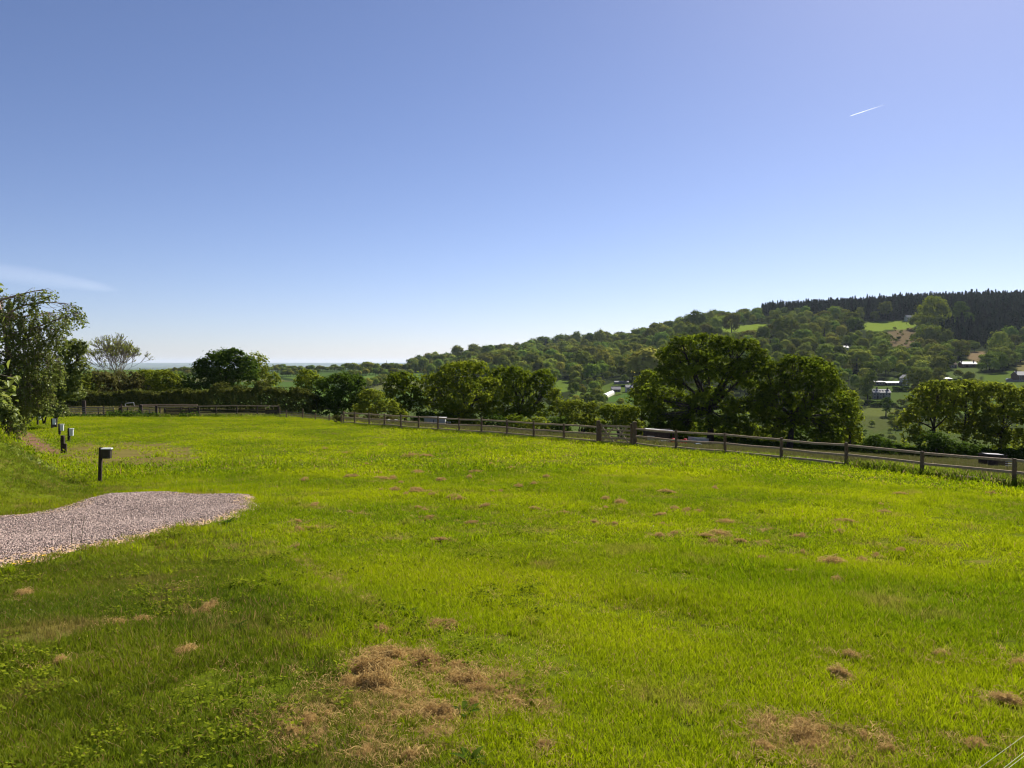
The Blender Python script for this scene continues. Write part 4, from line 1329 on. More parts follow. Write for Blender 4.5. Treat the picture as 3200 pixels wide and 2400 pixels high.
# sapling with large lit leaves reaching in from the left edge
r = np.random.default_rng(5)
b = gpt(-190, 7.2)
root = empty('lime_sapling', b, 'bright lime leaved sapling reaching in at the left picture edge', 'tree')
mb = MB()
tt_ = [Vector(b) - Vector((0, 0, .2)), Vector(at(-185, 1300, 7.2)), Vector(at(-170, 1000, 7.2)), Vector(at(-150, 780, 7.2))]
mb.tube(tt_, [.035, .03, .02, .01], 6)
C, Rr = [], []
for (sx, sy, ex, ey, n_) in ((-175, 1150, 62, 1185, 34), (-178, 1210, 30, 1225, 34), (-180, 1160, 10, 1130, 26), (-170, 1020, 18, 1050, 24), (-170, 1000, -5, 985, 20), (-160, 860, 8, 890, 18), (-165, 920, -25, 900, 18),
                              (-180, 1290, -20, 1280, 22), (-165, 900, -40, 950, 20), (-180, 1100, -30, 1090, 22)):
    Yb = 7.2 + r.uniform(-.25, .25)
    pts = limb(mb, at(sx, sy, 7.2), at(ex, ey, Yb), .009, .003, r, 5, 4, .05, .1)
    for k in range(n_):
        t_ = r.uniform(.3, 1.0) ** .7; i_ = min(int(t_ * 5), 4)
        q_ = np.array(pts[i_].lerp(pts[i_ + 1], t_ * 5 - i_)) + r.normal(0, .045, 3) + np.array([0, 0, -.03])
        C.append(q_); Rr.append(r.uniform())
C = np.array(C)
n_ = len(C)
Nr = r.normal(0, .45, (n_, 3)) + np.array([.1, -.3, .7]); Nr /= np.linalg.norm(Nr, axis=1, keepdims=True)
Tt = np.cross(Nr, r.normal(size=(n_, 3))); Tt[:, 2] -= .6; Tt -= Nr * (Tt * Nr).sum(1, keepdims=True); Tt /= np.linalg.norm(Tt, axis=1, keepdims=True)
Bt = np.cross(Nr, Tt); sz = r.uniform(.030, .048, n_)[:, None]
prof6 = ((-1, 0, -.1), (-.55, .42, .12), (.1, .52, .14), (1.0, 0, -.2), (.1, -.52, .14), (-.55, -.42, .12))
V = np.stack([C + Tt * sz * a_ + Bt * sz * b_ + Nr * sz * c_ for a_, b_, c_ in prof6], 1)
base6 = np.arange(n_)[:, None] * 6
Q = np.concatenate([base6 + np.array([[0, 1, 2, 3]]), base6 + np.array([[0, 3, 4, 5]])])
V = V.reshape(-1, 3); rr = np.repeat(np.array(Rr), 6)
link('leaves', mesh('leaves', V - b, Q, M['leaf_lime'], False, {'rnd': rr}), root)
mb.build('trunk', M['twig'], root, True)

# weeds on the bank's back edge and nettles in front of the pen
r = np.random.default_rng(9)
C = []
for k in range(900):
    a = r.uniform(0, 1)
    px_, py_ = 30 + a * 150 + r.normal(0, 10), 1365 + a * 62 + r.normal(0, 6)
    q_ = gpt(px_, 20.5 + a * 2.0 + r.normal(0, .5))
    C.append(q_ + np.array([0, 0, abs(r.normal(0, .05))]))
C = np.array(C)
V, Q, rr = leaf_arrays(C, r.normal(0, .6, (len(C), 3)) + np.array([0, 0, .6]), r.uniform(.03, .075, len(C)), r.uniform(size=len(C)), r)
tag(link('bank_weeds', mesh('bank_weeds', V, Q, M['leaf_lime'], False, {'rnd': rr})), 'pale green weeds trailing along the top of the grassy bank', 'weeds', kind='stuff')
C = []
for (x0, x1, n_, hh) in ((330, 440, 1100, .55), (440, 500, 400, .4), (180, 330, 500, .3), (560, 620, 300, .45), (60, 180, 400, .35)):
    for k in range(n_):
        q_ = gpt(r.uniform(x0, x1), 91.2 + r.normal(0, .5))
        C.append(q_ + np.array([0, 0, abs(r.normal(0, hh * .6))]))
C = np.array(C)
V, Q, rr = leaf_arrays(C, r.normal(0, .6, (len(C), 3)) + np.array([0, 0, .5]), r.uniform(.10, .24, len(C)), r.uniform(size=len(C)), r)
tag(link('nettles', mesh('nettles', V, Q, M['leaf_dark'], False, {'rnd': rr})), 'dark green nettles along the foot of the pen and steel gate', 'weeds', kind='stuff')

# ---------------------------------------------------------------- far hillside: woods
def hill_tree(seed, conifer=False):
    r = np.random.default_rng(seed)
    mb = MB()
    if conifer:
        n_ = 420
        zf = r.uniform(.08, 1, n_) ** .8
        rad = (1 - zf) * .16 * (1 + .35 * np.sin(zf * 30 + r.uniform(0, 6))) + .012
        a = r.uniform(0, 2 * math.pi, n_)
        C = np.stack([np.cos(a) * rad, np.sin(a) * rad, zf], 1)
        Nn = np.stack([np.cos(a) * .6, np.sin(a) * .6, np.full(n_, .7)], 1) + r.normal(0, .3, (n_, 3))
        V, Q, rr = leaf_arrays(C, Nn, r.uniform(.04, .075, n_), r.uniform(size=n_), r)
        mb.tube([(0, 0, -.06), (0, 0, .95)], [.016, .004], 5)
    else:
        L3 = [(np.array([0, 0, .55]), np.array([.36, .36, .40]))]
        for k in range(r.integers(5, 9)):
            a = r.uniform(0, 2 * math.pi); q_ = r.uniform(.12, .28); rr_ = r.uniform(.16, .26)
            L3.append((np.array([math.cos(a) * q_, math.sin(a) * q_, r.uniform(.35, .82)]), np.array([rr_, rr_, rr_ * .85])))
        C, Nn, R, _ = crown_points(L3, .075, 1.35, r, .85, .22, nrm=(.9, .5, .25, .22))
        C[:, 2] = np.maximum(C[:, 2], .05)
        V, Q, rr = leaf_arrays(C, Nn, .07 * r.uniform(.6, 1.4, len(C)), R, r)
        mb.tube([(0, 0, -.06), (0, 0, .5)], [.03, .015], 5)
    tv = np.array(mb.V); tq = [f for f in mb.F if len(f) == 4]
    V2 = np.concatenate([V, tv]); Q2 = np.concatenate([Q, np.array(tq) + len(V)])
    me_ = mesh('tree', V2, Q2, M['leaf_conifer' if conifer else 'leaf_hill'], False, {'rnd': np.concatenate([rr, np.zeros(len(tv))])})
    me_.materials.append(M['bark'])
    mi = np.zeros(len(Q2), np.int32); mi[len(Q):] = 1
    me_.polygons.foreach_set('material_index', mi)
    return me_


BR = [hill_tree(200 + i) for i in range(8)]
CO = [hill_tree(300 + i, True) for i in range(5)]


def relax(x, y, dmin):
    """thin a random set so that no two stand closer than dmin"""
    cell = {}
    keep = []
    for i in range(len(x)):
        d = dmin[i]
        ci, cj = int(x[i] // 27), int(y[i] // 27)
        ok = True
        for a in (-1, 0, 1):
            for b in (-1, 0, 1):
                for j in cell.get((ci + a, cj + b), ()):
                    if (x[i] - x[j]) ** 2 + (y[i] - y[j]) ** 2 < d * d: ok = False; break
                if not ok: break
            if not ok: break
        if ok:
            cell.setdefault((ci, cj), []).append(i); keep.append(i)
    return np.array(keep)


n = 60000
Yr = np.sqrt(rng.uniform(380 ** 2, 1420 ** 2, n)); pxr = rng.uniform(1150, 3500, n)
xr_ = (pxr - 1600) / F * Yr
hr = np.clip(rng.normal(14.5, 4.2, n) * (1 + .32 * np.sin(xr_ * .031 + 2 * np.sin(Yr * .02)) * np.sin(Yr * .027)), 5, 27) * np.interp(Yr, [400, 700, 1400], [.8, 1, 1.0])
zr = H(xr_, Yr)
pxr, pyr = pix(xr_, Yr, zr)
_, _, wd_ = landuse(xr_, Yr, zr)
hp = hr / Yr * F
k = wd_ & (Yr > np.interp(pxr, [1150, 1400, 1700, 2000, 2400, 2800, 3300], [980, 760, 620, 560, 450, 560, 560]))
for x0, x1, y0, y1, c in WOOD_CLEAR:
    k &= ~(ragged(pxr, pyr, x0 - 6, x1 + 6, y0, y1) | ragged(pxr, pyr - hp * .4, x0 - 4, x1 + 4, y0, y1 + 2) | ragged(pxr, pyr - hp * .8, x0 - 2, x1 + 2, y0, y1))
con = (pxr > 2380 + (Yr < 960) * 300) & (pyr < np.interp(pxr, [2380, 2600, 2860, 3000, 3300], [992, 1000, 1000, 1035, 1050])) & (Yr > 820)
con |= (pxr > 3030) & (pyr < 1062) & (Yr > 760)
con |= (pxr > 2940) & (pxr < 3100) & (pyr > 1040) & (pyr < 1085)
con &= k
kb = np.where(k & ~con)[0]
sel = kb[relax(xr_[kb], Yr[kb], np.minimum(hr[kb] * rng.uniform(.72, 1.35, len(kb)), 26))]
# scattered garden and hedgerow trees lower in the valley
kv = np.where(~k & (Yr > 380) & (Yr < 640) & (pxr > 1750) & (pyr > np.where(pxr > 2680, 1095, 1195)) & (rng.uniform(size=n) < .6))[0]
keepv = []
for i in kv:
    bad = False
    for (x0, x1, y0, y1) in ((2690, 2800, 1268, 1330), (2722, 2850, 1185, 1250), (1880, 1985, 1200, 1250), (1735, 1780, 1190, 1225), (3000, 3060, 1130, 1152), (3135, 3260, 1160, 1200), (2945, 2980, 1175, 1200), (3075, 3130, 1165, 1200), (2965, 2995, 1130, 1155), (3180, 3260, 1128, 1150), (3030, 3070, 1100, 1125)):
        if x0 - 5 < pxr[i] < x1 + 5 and y0 < pyr[i] < y1 + hp[i] * .42: bad = True
    if not bad: keepv.append(i)
kv = np.array(keepv)
hr[kv] *= rng.uniform(.16, .62, len(kv))
kv = kv[relax(xr_[kv], Yr[kv], np.clip(hr[kv] * 1.5, 5.5, 14))]
kc = np.where(con)[0]
hr[kc] = rng.normal(18.5, 1.8, len(kc))
selc = kc[relax(xr_[kc], Yr[kc], np.full(len(kc), 4.6))]


def put_trees(sel, meshes, name, label, group, stuffname, stufflabel, limit, wide=1.0):
    big = sel[np.argsort(-(hr[sel] / Yr[sel]))]
    vis = (pxr[big] > -20) & (pxr[big] < 3240)
    ind = big[vis][:limit]; rest = np.setdiff1d(big, ind)
    for j in ind:
        o = link(name, meshes[int(rng.integers(len(meshes)))], None, (xr_[j], Yr[j], zr[j]))
        s_ = float(hr[j]); w_ = wide * random.uniform(.7, 1.35); o.scale = (s_ * w_ * random.uniform(.9, 1.12), s_ * w_ * random.uniform(.9, 1.12), s_)
        o.rotation_euler = (0, 0, random.uniform(0, 6.28))
        tag(o, label, 'tree', group)
    if len(rest) and stuffname:
        R_ = np.stack([np.zeros(len(rest)), np.zeros(len(rest)), rng.uniform(0, 6.28, len(rest))], 1)
        scatter(stuffname, meshes, np.stack([xr_[rest], Yr[rest], zr[rest]], 1), R_, hr[rest],
                rng.integers(0, len(meshes), len(rest)).astype(float), stufflabel, 'woodland')
    print(name, len(ind), len(rest))


put_trees(sel, BR, 'hillside_tree', 'rounded broadleaf tree in the wood covering the far hillside', 'trees of the far hillside wood',
          'hillside_woodland', 'mass of smaller broadleaf trees filling the far hillside wood', 300)
put_trees(kv, BR, 'garden_tree', 'small tree among the gardens and paddocks on the valley side', 'trees of the valley gardens', None, None, 280)
put_trees(selc, CO, 'conifer_tree', 'dark conifer in the plantation along the hilltop skyline', 'conifers of the hilltop plantation',
          'conifer_plantation', 'dark mass of the conifer plantation on the hilltop', 300)

# hedgerow trees and field lines across the valley on the left
rr2 = np.random.default_rng(31)
cnt = 0
for (x0, y0, x1, y1, n_, hmin, hmax) in ((540, 1168, 960, 1163, 46, 5, 8), (860, 1160, 1290, 1160, 60, 6, 11), (560, 1176, 700, 1176, 16, 4, 7), (880, 1176, 1000, 1172, 16, 4, 7),
                                         (1060, 1180, 1150, 1172, 14, 3, 7), (1130, 1172, 1290, 1178, 18, 6, 10), (1120, 1190, 1160, 1215, 9, 3, 5), (1150, 1212, 1250, 1190, 14, 6, 9), (960, 1208, 1040, 1196, 8, 2, 4), (450, 1172, 600, 1166, 16, 5, 7)):
    for k in range(n_):
        f = (k + rr2.uniform(-.3, .3)) / n_
        q_ = hit(x0 + (x1 - x0) * f, y0 + (y1 - y0) * f + rr2.normal(0, 1.2))
        if q_[1] > 1900 or q_[1] < 250: continue
        o = link('hedgerow_tree', BR[int(rr2.integers(8))], None, q_)
        s_ = rr2.uniform(hmin, hmax); o.scale = (s_ * rr2.uniform(.9, 1.5),) * 2 + (s_,); o.rotation_euler = (0, 0, rr2.uniform(0, 6.28))
        tag(o, 'small distant hedgerow tree between the fields left of the hill', 'tree', 'distant hedgerow trees'); cnt += 1
print('hedgerow', cnt)

rv = np.random.default_rng(62)
for k in range(95):                          # rough bushes round the far paddock
    a, b_ = ((rv.uniform(2600, 2800), rv.uniform(1332, 1405)), (rv.uniform(2600, 2700), rv.uniform(1262, 1335)), (rv.uniform(2850, 3200), rv.uniform(1198, 1262)), (rv.uniform(2780, 2850), rv.uniform(1262, 1340)), (rv.uniform(1700, 2010), rv.uniform(1255, 1320)))[k % 5]
    q_ = hit(a, b_)
    if q_[1] < 250: continue
    o = link('paddock_bush', BR[int(rv.integers(8))], None, q_)
    s_ = rv.uniform(1.6, 5.0); o.scale = (s_ * 1.25, s_ * 1.25, s_); o.rotation_euler = (0, 0, rv.uniform(0, 6.28))
    tag(o, 'rough bush among the small paddocks on the valley floor', 'bush', 'bushes round the valley paddocks')
for k in range(34):                          # scrub on the brown slope
    q_ = hit(rv.uniform(2778, 2864), rv.uniform(1030, 1086))
    o = link('slope_scrub', BR[int(rv.integers(8))], None, q_)
    s_ = rv.uniform(1.5, 4.0); o.scale = (s_ * 1.4, s_ * 1.4, s_); o.rotation_euler = (0, 0, rv.uniform(0, 6.28))
    tag(o, 'low scrub bush dotted on the brown slope below the hilltop house', 'bush', 'scrub on the brown slope')

# individually recognisable hillside trees
for (nm, lb, tpx, Y_, lob, mt, lf) in (
        ('tall_beech', 'tall yellow green tree rising in front of the dark conifers', 2915, 860, [(2925, 950, 34, 24), (2905, 980, 40, 34), (2940, 985, 25, 34), (2895, 1010, 34, 18)], 'leaf_bright', .9),
        ('round_tree', 'large dark round tree at the edge of the brown scrub slope', 2905, 780, [(2905, 1062, 48, 44), (2890, 1085, 38, 32), (2930, 1075, 32, 34)], 'leaf_oak', .9),
        ('pine_tree', 'thin topped pine right of the tall yellow green tree', 2998, 860, [(2998, 950, 16, 8), (3002, 965, 24, 10), (2994, 982, 26, 10), (3005, 1000, 32, 14), (3020, 990, 22, 14)], 'leaf_dark', .8),
        ('meadow_tree', 'left of two round trees standing in the valley meadow', 1796, 500, [(1794, 1212, 19, 17), (1800, 1228, 17, 14)], 'leaf_hill', .6),
        ('meadow_tree', 'right of two round trees standing in the valley meadow', 1857, 495, [(1856, 1212, 22, 20), (1860, 1228, 18, 12)], 'leaf_hill', .6),
        ('cottage_tree', 'broad round tree beside the gabled cottage on the far slope', 2872, 490, [(2872, 1172, 34, 22), (2858, 1192, 28, 22), (2890, 1192, 24, 24)], 'leaf_hill', .6),
        ('cottage_tree', 'upright round tree right of the broad tree on the far slope', 2930, 500, [(2930, 1168, 20, 18), (2930, 1190, 17, 18)], 'leaf_hill', .6),
        ('cottage_tree', 'tall tree standing left of the stone terrace', 2712, 480, [(2722, 1180, 16, 22), (2712, 1205, 20, 26), (2706, 1228, 17, 20)], 'leaf_hill', .6),
        ('cottage_tree', 'upright tree standing in the paddock below the stone terrace', 2770, 420, [(2771, 1258, 13, 18), (2770, 1280, 12, 14)], 'leaf_dark', .5),
        ('skyline_fir', 'pointed dark fir standing on the skyline of the lower hill', 1706, 1230, [(1706, 1066, 5, 6), (1706, 1074, 8, 6), (1706, 1082, 11, 6)], 'leaf_conifer', .9),
        ('skyline_tree', 'tall lone tree breaking the skyline left of the big oak', 1874, 1200, [(1874, 1060, 7, 5), (1874, 1070, 6, 6)], 'leaf_dark', .9)):
    Tn(nm, lb, 'tree', tpx, Y_, lob, mt, lf, 1.3, .3 if Y_ < 600 else .4, seed=int(tpx), branch=Y_ < 600, depth=.9)

# ---------------------------------------------------------------- buildings on the hillside
def house(name, label, px0, px1, ytop, ybase, roofm, wallm, storeys=2, bays=3, roof_frac=.4, dp=None, rz=0.0, chim=True, Yfix=None, gable=False, skylights=0, doorbay=1, flat=False):
    c = hit((px0 + px1) / 2, ybase) if Yfix is None else at((px0 + px1) / 2, ybase, Yfix)
    k_ = c[1] / F
    W = (px1 - px0) * k_; Ht = (ybase - ytop) * k_
    dp = dp or max(5.0, min(7.5, W * .6))
    wh = Ht * (1 - roof_frac)
    root = empty(name, c, label, 'building')
    root.rotation_euler = (0, 0, rz)
    def bl(mb_, nme, mat, par=root):
        me_ = mesh(nme, np.array(mb_.V), mb_.F, M[mat]); return link(nme, me_, par)
    bl(MB().box((0, dp / 2, wh / 2 - .75), (W, dp, wh + 1.5)), 'wall', wallm)
    o_ = .35
    if flat:
        rf = MB().add([(-W / 2 - o_, -o_, wh), (W / 2 + o_, -o_, wh), (W / 2 + o_, dp + o_, Ht), (-W / 2 - o_, dp + o_, Ht),
                       (-W / 2 - o_, -o_, wh + .3), (W / 2 + o_, -o_, wh + .3), (W / 2 + o_, dp + o_, Ht + .3), (-W / 2 - o_, dp + o_, Ht + .3)],
                      [(3, 2, 1, 0), (4, 5, 6, 7), (0, 1, 5, 4), (1, 2, 6, 5), (2, 3, 7, 6), (3, 0, 4, 7)])
    elif gable:
        rf = MB().add([(-W / 2 - o_, -o_, wh), (0, -o_, Ht), (W / 2 + o_, -o_, wh), (-W / 2 - o_, dp + o_, wh), (0, dp + o_, Ht), (W / 2 + o_, dp + o_, wh),
                       (-W / 2 - o_, -o_, wh + .25), (0, -o_, Ht + .25), (W / 2 + o_, -o_, wh + .25), (-W / 2 - o_, dp + o_, wh + .25), (0, dp + o_, Ht + .25), (W / 2 + o_, dp + o_, wh + .25)],
                      [(6, 7, 10, 9), (7, 8, 11, 10), (0, 3, 4, 1), (1, 4, 5, 2), (0, 1, 7, 6), (1, 2, 8, 7), (3, 9, 10, 4), (4, 10, 11, 5), (0, 6, 9, 3), (2, 5, 11, 8)])
        bl(MB().add([(-W / 2, .0, wh), (W / 2, 0, wh), (0, 0, Ht - .02), (-W / 2, dp, wh), (W / 2, dp, wh), (0, dp, Ht - .02)], [(0, 1, 2), (5, 4, 3)]), 'gable', wallm)
    else:
        rf = MB().add([(-W / 2 - o_, -o_, wh), (W / 2 + o_, -o_, wh), (W / 2 + o_, dp / 2, Ht), (-W / 2 - o_, dp / 2, Ht), (W / 2 + o_, dp + o_, wh), (-W / 2 - o_, dp + o_, wh),
                       (-W / 2 - o_, -o_, wh + .25), (W / 2 + o_, -o_, wh + .25), (W / 2 + o_, dp / 2, Ht + .25), (-W / 2 - o_, dp / 2, Ht + .25), (W / 2 + o_, dp + o_, wh + .25), (-W / 2 - o_, dp + o_, wh + .25)],
                      [(6, 7, 8, 9), (9, 8, 10, 11), (0, 3, 2, 1), (3, 5, 4, 2), (0, 1, 7, 6), (4, 5, 11, 10), (1, 2, 8, 7), (2, 4, 10, 8), (0, 6, 9, 3), (3, 9, 11, 5)])
        bl(MB().add([(-W / 2, 0, wh), (-W / 2, dp, wh), (-W / 2, dp / 2, Ht - .05), (W / 2, 0, wh), (W / 2, dp, wh), (W / 2, dp / 2, Ht - .05)], [(2, 1, 0), (3, 4, 5)]), 'gable', wallm)
    rfo = bl(rf, 'roof', roofm)
    if chim:
        for sx in ((-.42, .42) if W > 9 else (.38,)):
            bl(MB().box((sx * W, dp / 2, Ht + .4), (.7, .7, 1.8)), 'chimney', 'brick', rfo)
    if skylights:
        sl_ = (Ht - wh) / (dp / 2)
        for i in range(skylights):
            x_ = -W / 2 + W * (i + .5) / skylights
            y_ = dp * .22; z_ = wh + (y_ + o_) / (dp / 2 + o_) * (Ht - wh) + .29
            bl(MB().beam((x_ - .5, y_, z_), (x_ + .5, y_, z_), 1.1, .08, .1, up=(0, -sl_, 1)), 'skylight', 'glass', rfo)
    for s_ in range(storeys):
        zz_ = wh * (s_ + .55) / storeys
        wz = min(1.2, wh / storeys * .5)
        for b_ in range(bays):
            x_ = -W / 2 + W * (b_ + .5) / bays
            ww = min(1.1, W / bays * .5)
            if s_ == 0 and b_ == doorbay and wh > 2:
                bl(MB().box((x_, -.03, 1.0), (.95, .12, 2.0)), 'door', 'dark_wood'); continue
            wo = bl(MB().box((x_, -.04, zz_), (ww + .2, .14, wz + .2)), 'window', 'render')
            bl(MB().box((x_, -.10, zz_), (ww, .08, wz)), 'pane', 'glass', wo)
    return root


house('stone_terrace', 'stone terrace of cottages with grey roof and skylights on the far slope', 2748, 2783, 1218, 1246, 'slate', 'stone', 2, 4, .35, skylights=4)
house('stone_cottage', 'cottage with pale shining roof and two skylights at the terrace end', 2729, 2747.5, 1216.5, 1246, 'paleroof', 'stone', 2, 2, .37, skylights=2)
house('gabled_cottage', 'tall pale gabled cottage above the stone terrace', 2822, 2843, 1172, 1204, 'paleroof', 'render', 2, 2, .35, gable=True, chim=False)
house('garden_shed', 'low shed with white flat roof above the stone terrace', 2736, 2766, 1192, 1204, 'paleroof', 'brick', 1, 3, .25, flat=True, chim=False)
house('garden_shed', 'long dark shed left of the gabled cottage', 2770, 2818, 1193, 1204, 'slate', 'dark_wood', 1, 4, .4, chim=False)
house('bungalow', 'long dark bungalow with grey roof near the right edge slope', 3008, 3054, 1131, 1148, 'slate', 'brick', 1, 5, .45, chim=True)
house('bungalow', 'small red brown house left of the long dark bungalow', 2972, 2991, 1133, 1150, 'brick', 'stone', 1, 2, .4, chim=False)
house('garden_shed', 'dark flat roofed shed above the thin leaved trees', 2951, 2975, 1181, 1196, 'slate', 'brick', 1, 2, .25, flat=True, chim=False)
house('farmhouse', 'dark house cut by the right picture edge behind a parked car', 3181, 3240, 1162, 1191, 'slate', 'brick', 2, 4, .4)
house('barn', 'dark roofed barn near the polytunnel in the valley', 1913, 1939, 1210, 1225, 'slate', 'brick', 1, 2, .55, chim=False)
house('white_house', 'pale blue white house right of the dark barn in the valley', 1957, 1980, 1204, 1226, 'slate', 'render', 2, 2, .35)
house('long_shed', 'long low shed roof above the dark barn in the valley', 1922, 1965, 1192, 1200, 'slate', 'stone', 1, 4, .4, chim=False)
house('hilltop_house', 'white house below the conifers beside the tall yellow green tree', 2833, 2858, 985, 1004, 'paleroof', 'render', 2, 3, .4)
house('white_house', 'left of two low white houses below the small hilltop field', 2425, 2456, 1017, 1029, 'paleroof', 'render', 1, 3, .45)
house('white_house', 'right of two low white houses below the small hilltop field', 2462, 2498, 1017, 1028, 'slate', 'render', 1, 4, .45)
house('white_house', 'white cottage among trees halfway up the far hillside', 2622, 2652, 1081, 1097, 'slate', 'render', 2, 3, .4)
house('small_house', 'tiny house with bright roof on the lower hillside left', 1658, 1670, 1119, 1126, 'paleroof', 'stone', 1, 2, .5, chim=False)
house('small_house', 'tiny bright roofed house high above the sunlit tree', 2013, 2030, 1060, 1067, 'paleroof', 'stone', 1, 2, .5, chim=False)
house('small_house', 'dark roofed house low on the wooded slope above the meadow', 1715, 1740, 1154, 1165, 'slate', 'stone', 1, 3, .5, chim=False)
house('small_house', 'tiny house on the skyline beside the pointed fir', 1716, 1734, 1079, 1087, 'slate', 'render', 1, 3, .5)

# polytunnel
c = hit(1900, 1240)
root = empty('polytunnel', c, 'long pale polytunnel lying on the valley meadow below the barn', 'polytunnel')
k_ = c[1] / F
a_, b_ = hit(1889, 1243), hit(1913, 1231)
n_ = 9
V, Fc = [], []
dvec = (b_ - a_); sdv = np.array([-dvec[1], dvec[0], 0]); sdv /= np.linalg.norm(sdv)
for i in range(7):
    p_ = a_ + dvec * i / 6 - c
    for j in range(n_):
        t_ = math.pi * j / (n_ - 1)
        V.append(p_ + sdv * math.cos(t_) * 1.9 + np.array([0, 0, math.sin(t_) * 2.1]))
for i in range(6):
    for j in range(n_ - 1):
        Fc.append((i * n_ + j, i * n_ + j + 1, (i + 1) * n_ + j + 1, (i + 1) * n_ + j))
Fc += [tuple(range(n_)), tuple(range(6 * n_, 7 * n_))[::-1]]
link('cover', mesh('cover', V, Fc, M['net'], True), root)

# garden walls and paddock hedges below the terrace
for (a0, a1, yy_, hh, lb) in ((2700, 2790, 1262, 1.8, 'upper dark clipped hedge below the stone terrace'), (2718, 2800, 1272, 2.2, 'lower dark clipped hedge above the far paddock'),
                              (2790, 2850, 1222, 2.5, 'dark hedge right of the stone terrace')):
    pa, pb = hit(a0, yy_), hit(a1, yy_)
    hedge(lb, [(a0, pa[1], hh), ((a0 + a1) / 2, (pa[1] + pb[1]) / 2, hh), (a1, pb[1], hh)], 2.0, int(a0), 'leaf_dark', .5, 1.6)
pa, pb = hit(3143, 1193), hit(3205, 1193)
o = MB().beam(pa + np.array([0, 0, .5]), pb + np.array([0, 0, .5]), .4, 1.6, .05).build('garden_wall', M['stone'])
tag(o, 'grey stone wall below the parked car at the right edge', 'wall')

# car by the farmhouse
c = hit(3153, 1189)
root = empty('parked_car', c, 'pale car parked behind the wall left of the edge farmhouse', 'car')
pr_ = [(-2.1, .35), (2.1, .35), (2.1, .75), (1.35, .9), (.75, 1.45), (-1.0, 1.45), (-1.7, .95), (-2.1, .85)]
mb = MB(); nn = len(pr_)
mb.add([(x_, -.85, z_) for x_, z_ in pr_] + [(x_, .85, z_) for x_, z_ in pr_],
       [tuple(range(nn)), tuple(range(nn, 2 * nn))[::-1]] + [(i, nn + i, nn + (i + 1) % nn, (i + 1) % nn) for i in range(nn)])
link('body', mesh('body', mb.V, mb.F, M['carblue']), root)
for sx in (-1.3, 1.3):
    for sy in (-.82, .82):
        link('wheel', mesh('wheel', *(lambda q_: (q_.V, q_.F))(MB().tube([(sx, sy - .1, .33), (sx, sy + .1, .33)], .33, 10)), M['tyre']), root)
link('side_window', mesh('side_window', *(lambda q_: (q_.V, q_.F))(MB().add([(-1.45, -.87, .97), (1.1, -.87, .97), (.65, -.87, 1.38), (-.95, -.87, 1.38)], [(0, 1, 2, 3)])), M['glass']), root)

# ---------------------------------------------------------------- things behind the rail fence
def on(px, Y, z=0):
    g_ = gpt(px, Y); return Vector(g_) + Vector((0, 0, z))


YB = 82
root = empty('animal_shelter', on(1357, YB), 'low pale animal shelter behind the left stretch of rail fence', 'shelter')
a, b = on(1326, YB), on(1390, YB); mid = (a + b) / 2
ang = math.atan2(b.y - a.y, b.x - a.x); Wd = (b - a).length
zt = at(1357, 1307, YB)[2]; zb = mid.z
MB().box((mid.x, mid.y + .6, (zt + zb) / 2 - .1), (Wd, 1.2, zt - zb + .2), ang).build('side', M['pale'], root)
MB().beam((a.x - .1, a.y + .6, zt + .04), (b.x + .1, b.y + .6, zt + .01), 1.5, .07, .1).build('roof', M['paleroof'], root)
for f in (.45,):
    MB().box((a.x + (b.x - a.x) * f, mid.y - .02, (zt + zb) / 2), (.06, .05, (zt - zb) * .7), ang).build('strap', M['dark_wood'], root)
root = empty('wooden_pallet', on(1396, YB), 'upright grey slatted pallet right of the low animal shelter', 'pallet')
for i in range(6):
    p_ = on(1384 + i * 4.6, YB + .2)
    MB().beam(p_, p_ + Vector((0, .12, .85)), .09, .03).build('slat', M['pale'], root)
for z_ in (.15, .7):
    MB().beam(on(1382, YB + .25, z_), on(1411, YB + .25, z_), .05, .09).build('bearer', M['dark_wood'], root)
p_ = on(1506, 80)
o = MB().beam(p_ + Vector((-.5, 0, .55)), p_ + Vector((.4, 0, .05)), .5, .06, .2).build('plastic_sheet', M['white_plastic']); tag(o, 'small tilted pale sheet lying behind the fence below the central clump', 'sheet')
for px_, lb in ((1214, 'small white bucket lying in the brambles behind the left fence'), (1237, 'small white bucket in the long grass left of the animal shelter')):
    p_ = on(px_, 78)
    o = MB().tube([p_, p_ + Vector((0, 0, .28)), p_ + Vector((0, 0, .3))], [.12, .15, .16], 10).build('bucket', M['white_plastic']); tag(o, lb, 'bucket')

YS = 80
root = empty('open_store', on(2062, YS), 'dark open sided store with pale sloping roof behind the right fence', 'shed')
x0, x1 = on(2022, YS), on(2105, YS)
ztp = at(2060, 1344, YS)[2]
for p_ in (x0, x1):
    for dy in (0, 1.8):
        MB().beam((p_.x, p_.y + dy, p_.z - .3), (p_.x, p_.y + dy, ztp), .1, .1).build('post', M['dark_wood'], root)
MB().box(((x0.x + x1.x) / 2, x0.y + 1.85, (x0.z + ztp) / 2), (x1.x - x0.x, .05, ztp - x0.z)).build('back_board', M['dark_wood'], root)
for i in range(4):
    f0, f1 = i / 4, (i + 1) / 4
    za, zb_ = ztp + .12 - .22 * f0, ztp + .12 - .22 * f1
    MB().beam((x0.x - .1 + (x1.x - x0.x + .2) * f0 + .01, x0.y + .3, za), (x0.x - .1 + (x1.x - x0.x + .2) * f1 - .01, x0.y + .3, zb_), 1.1, .05, .1).build('roof_sheet', M['paleroof' if i < 2 else 'slate'], root)
CR = [(2027, 0), (2039, 0), (2051, 0), (2063, 0), (2076, 0), (2090, 0), (2027, .42), (2040, .42)]
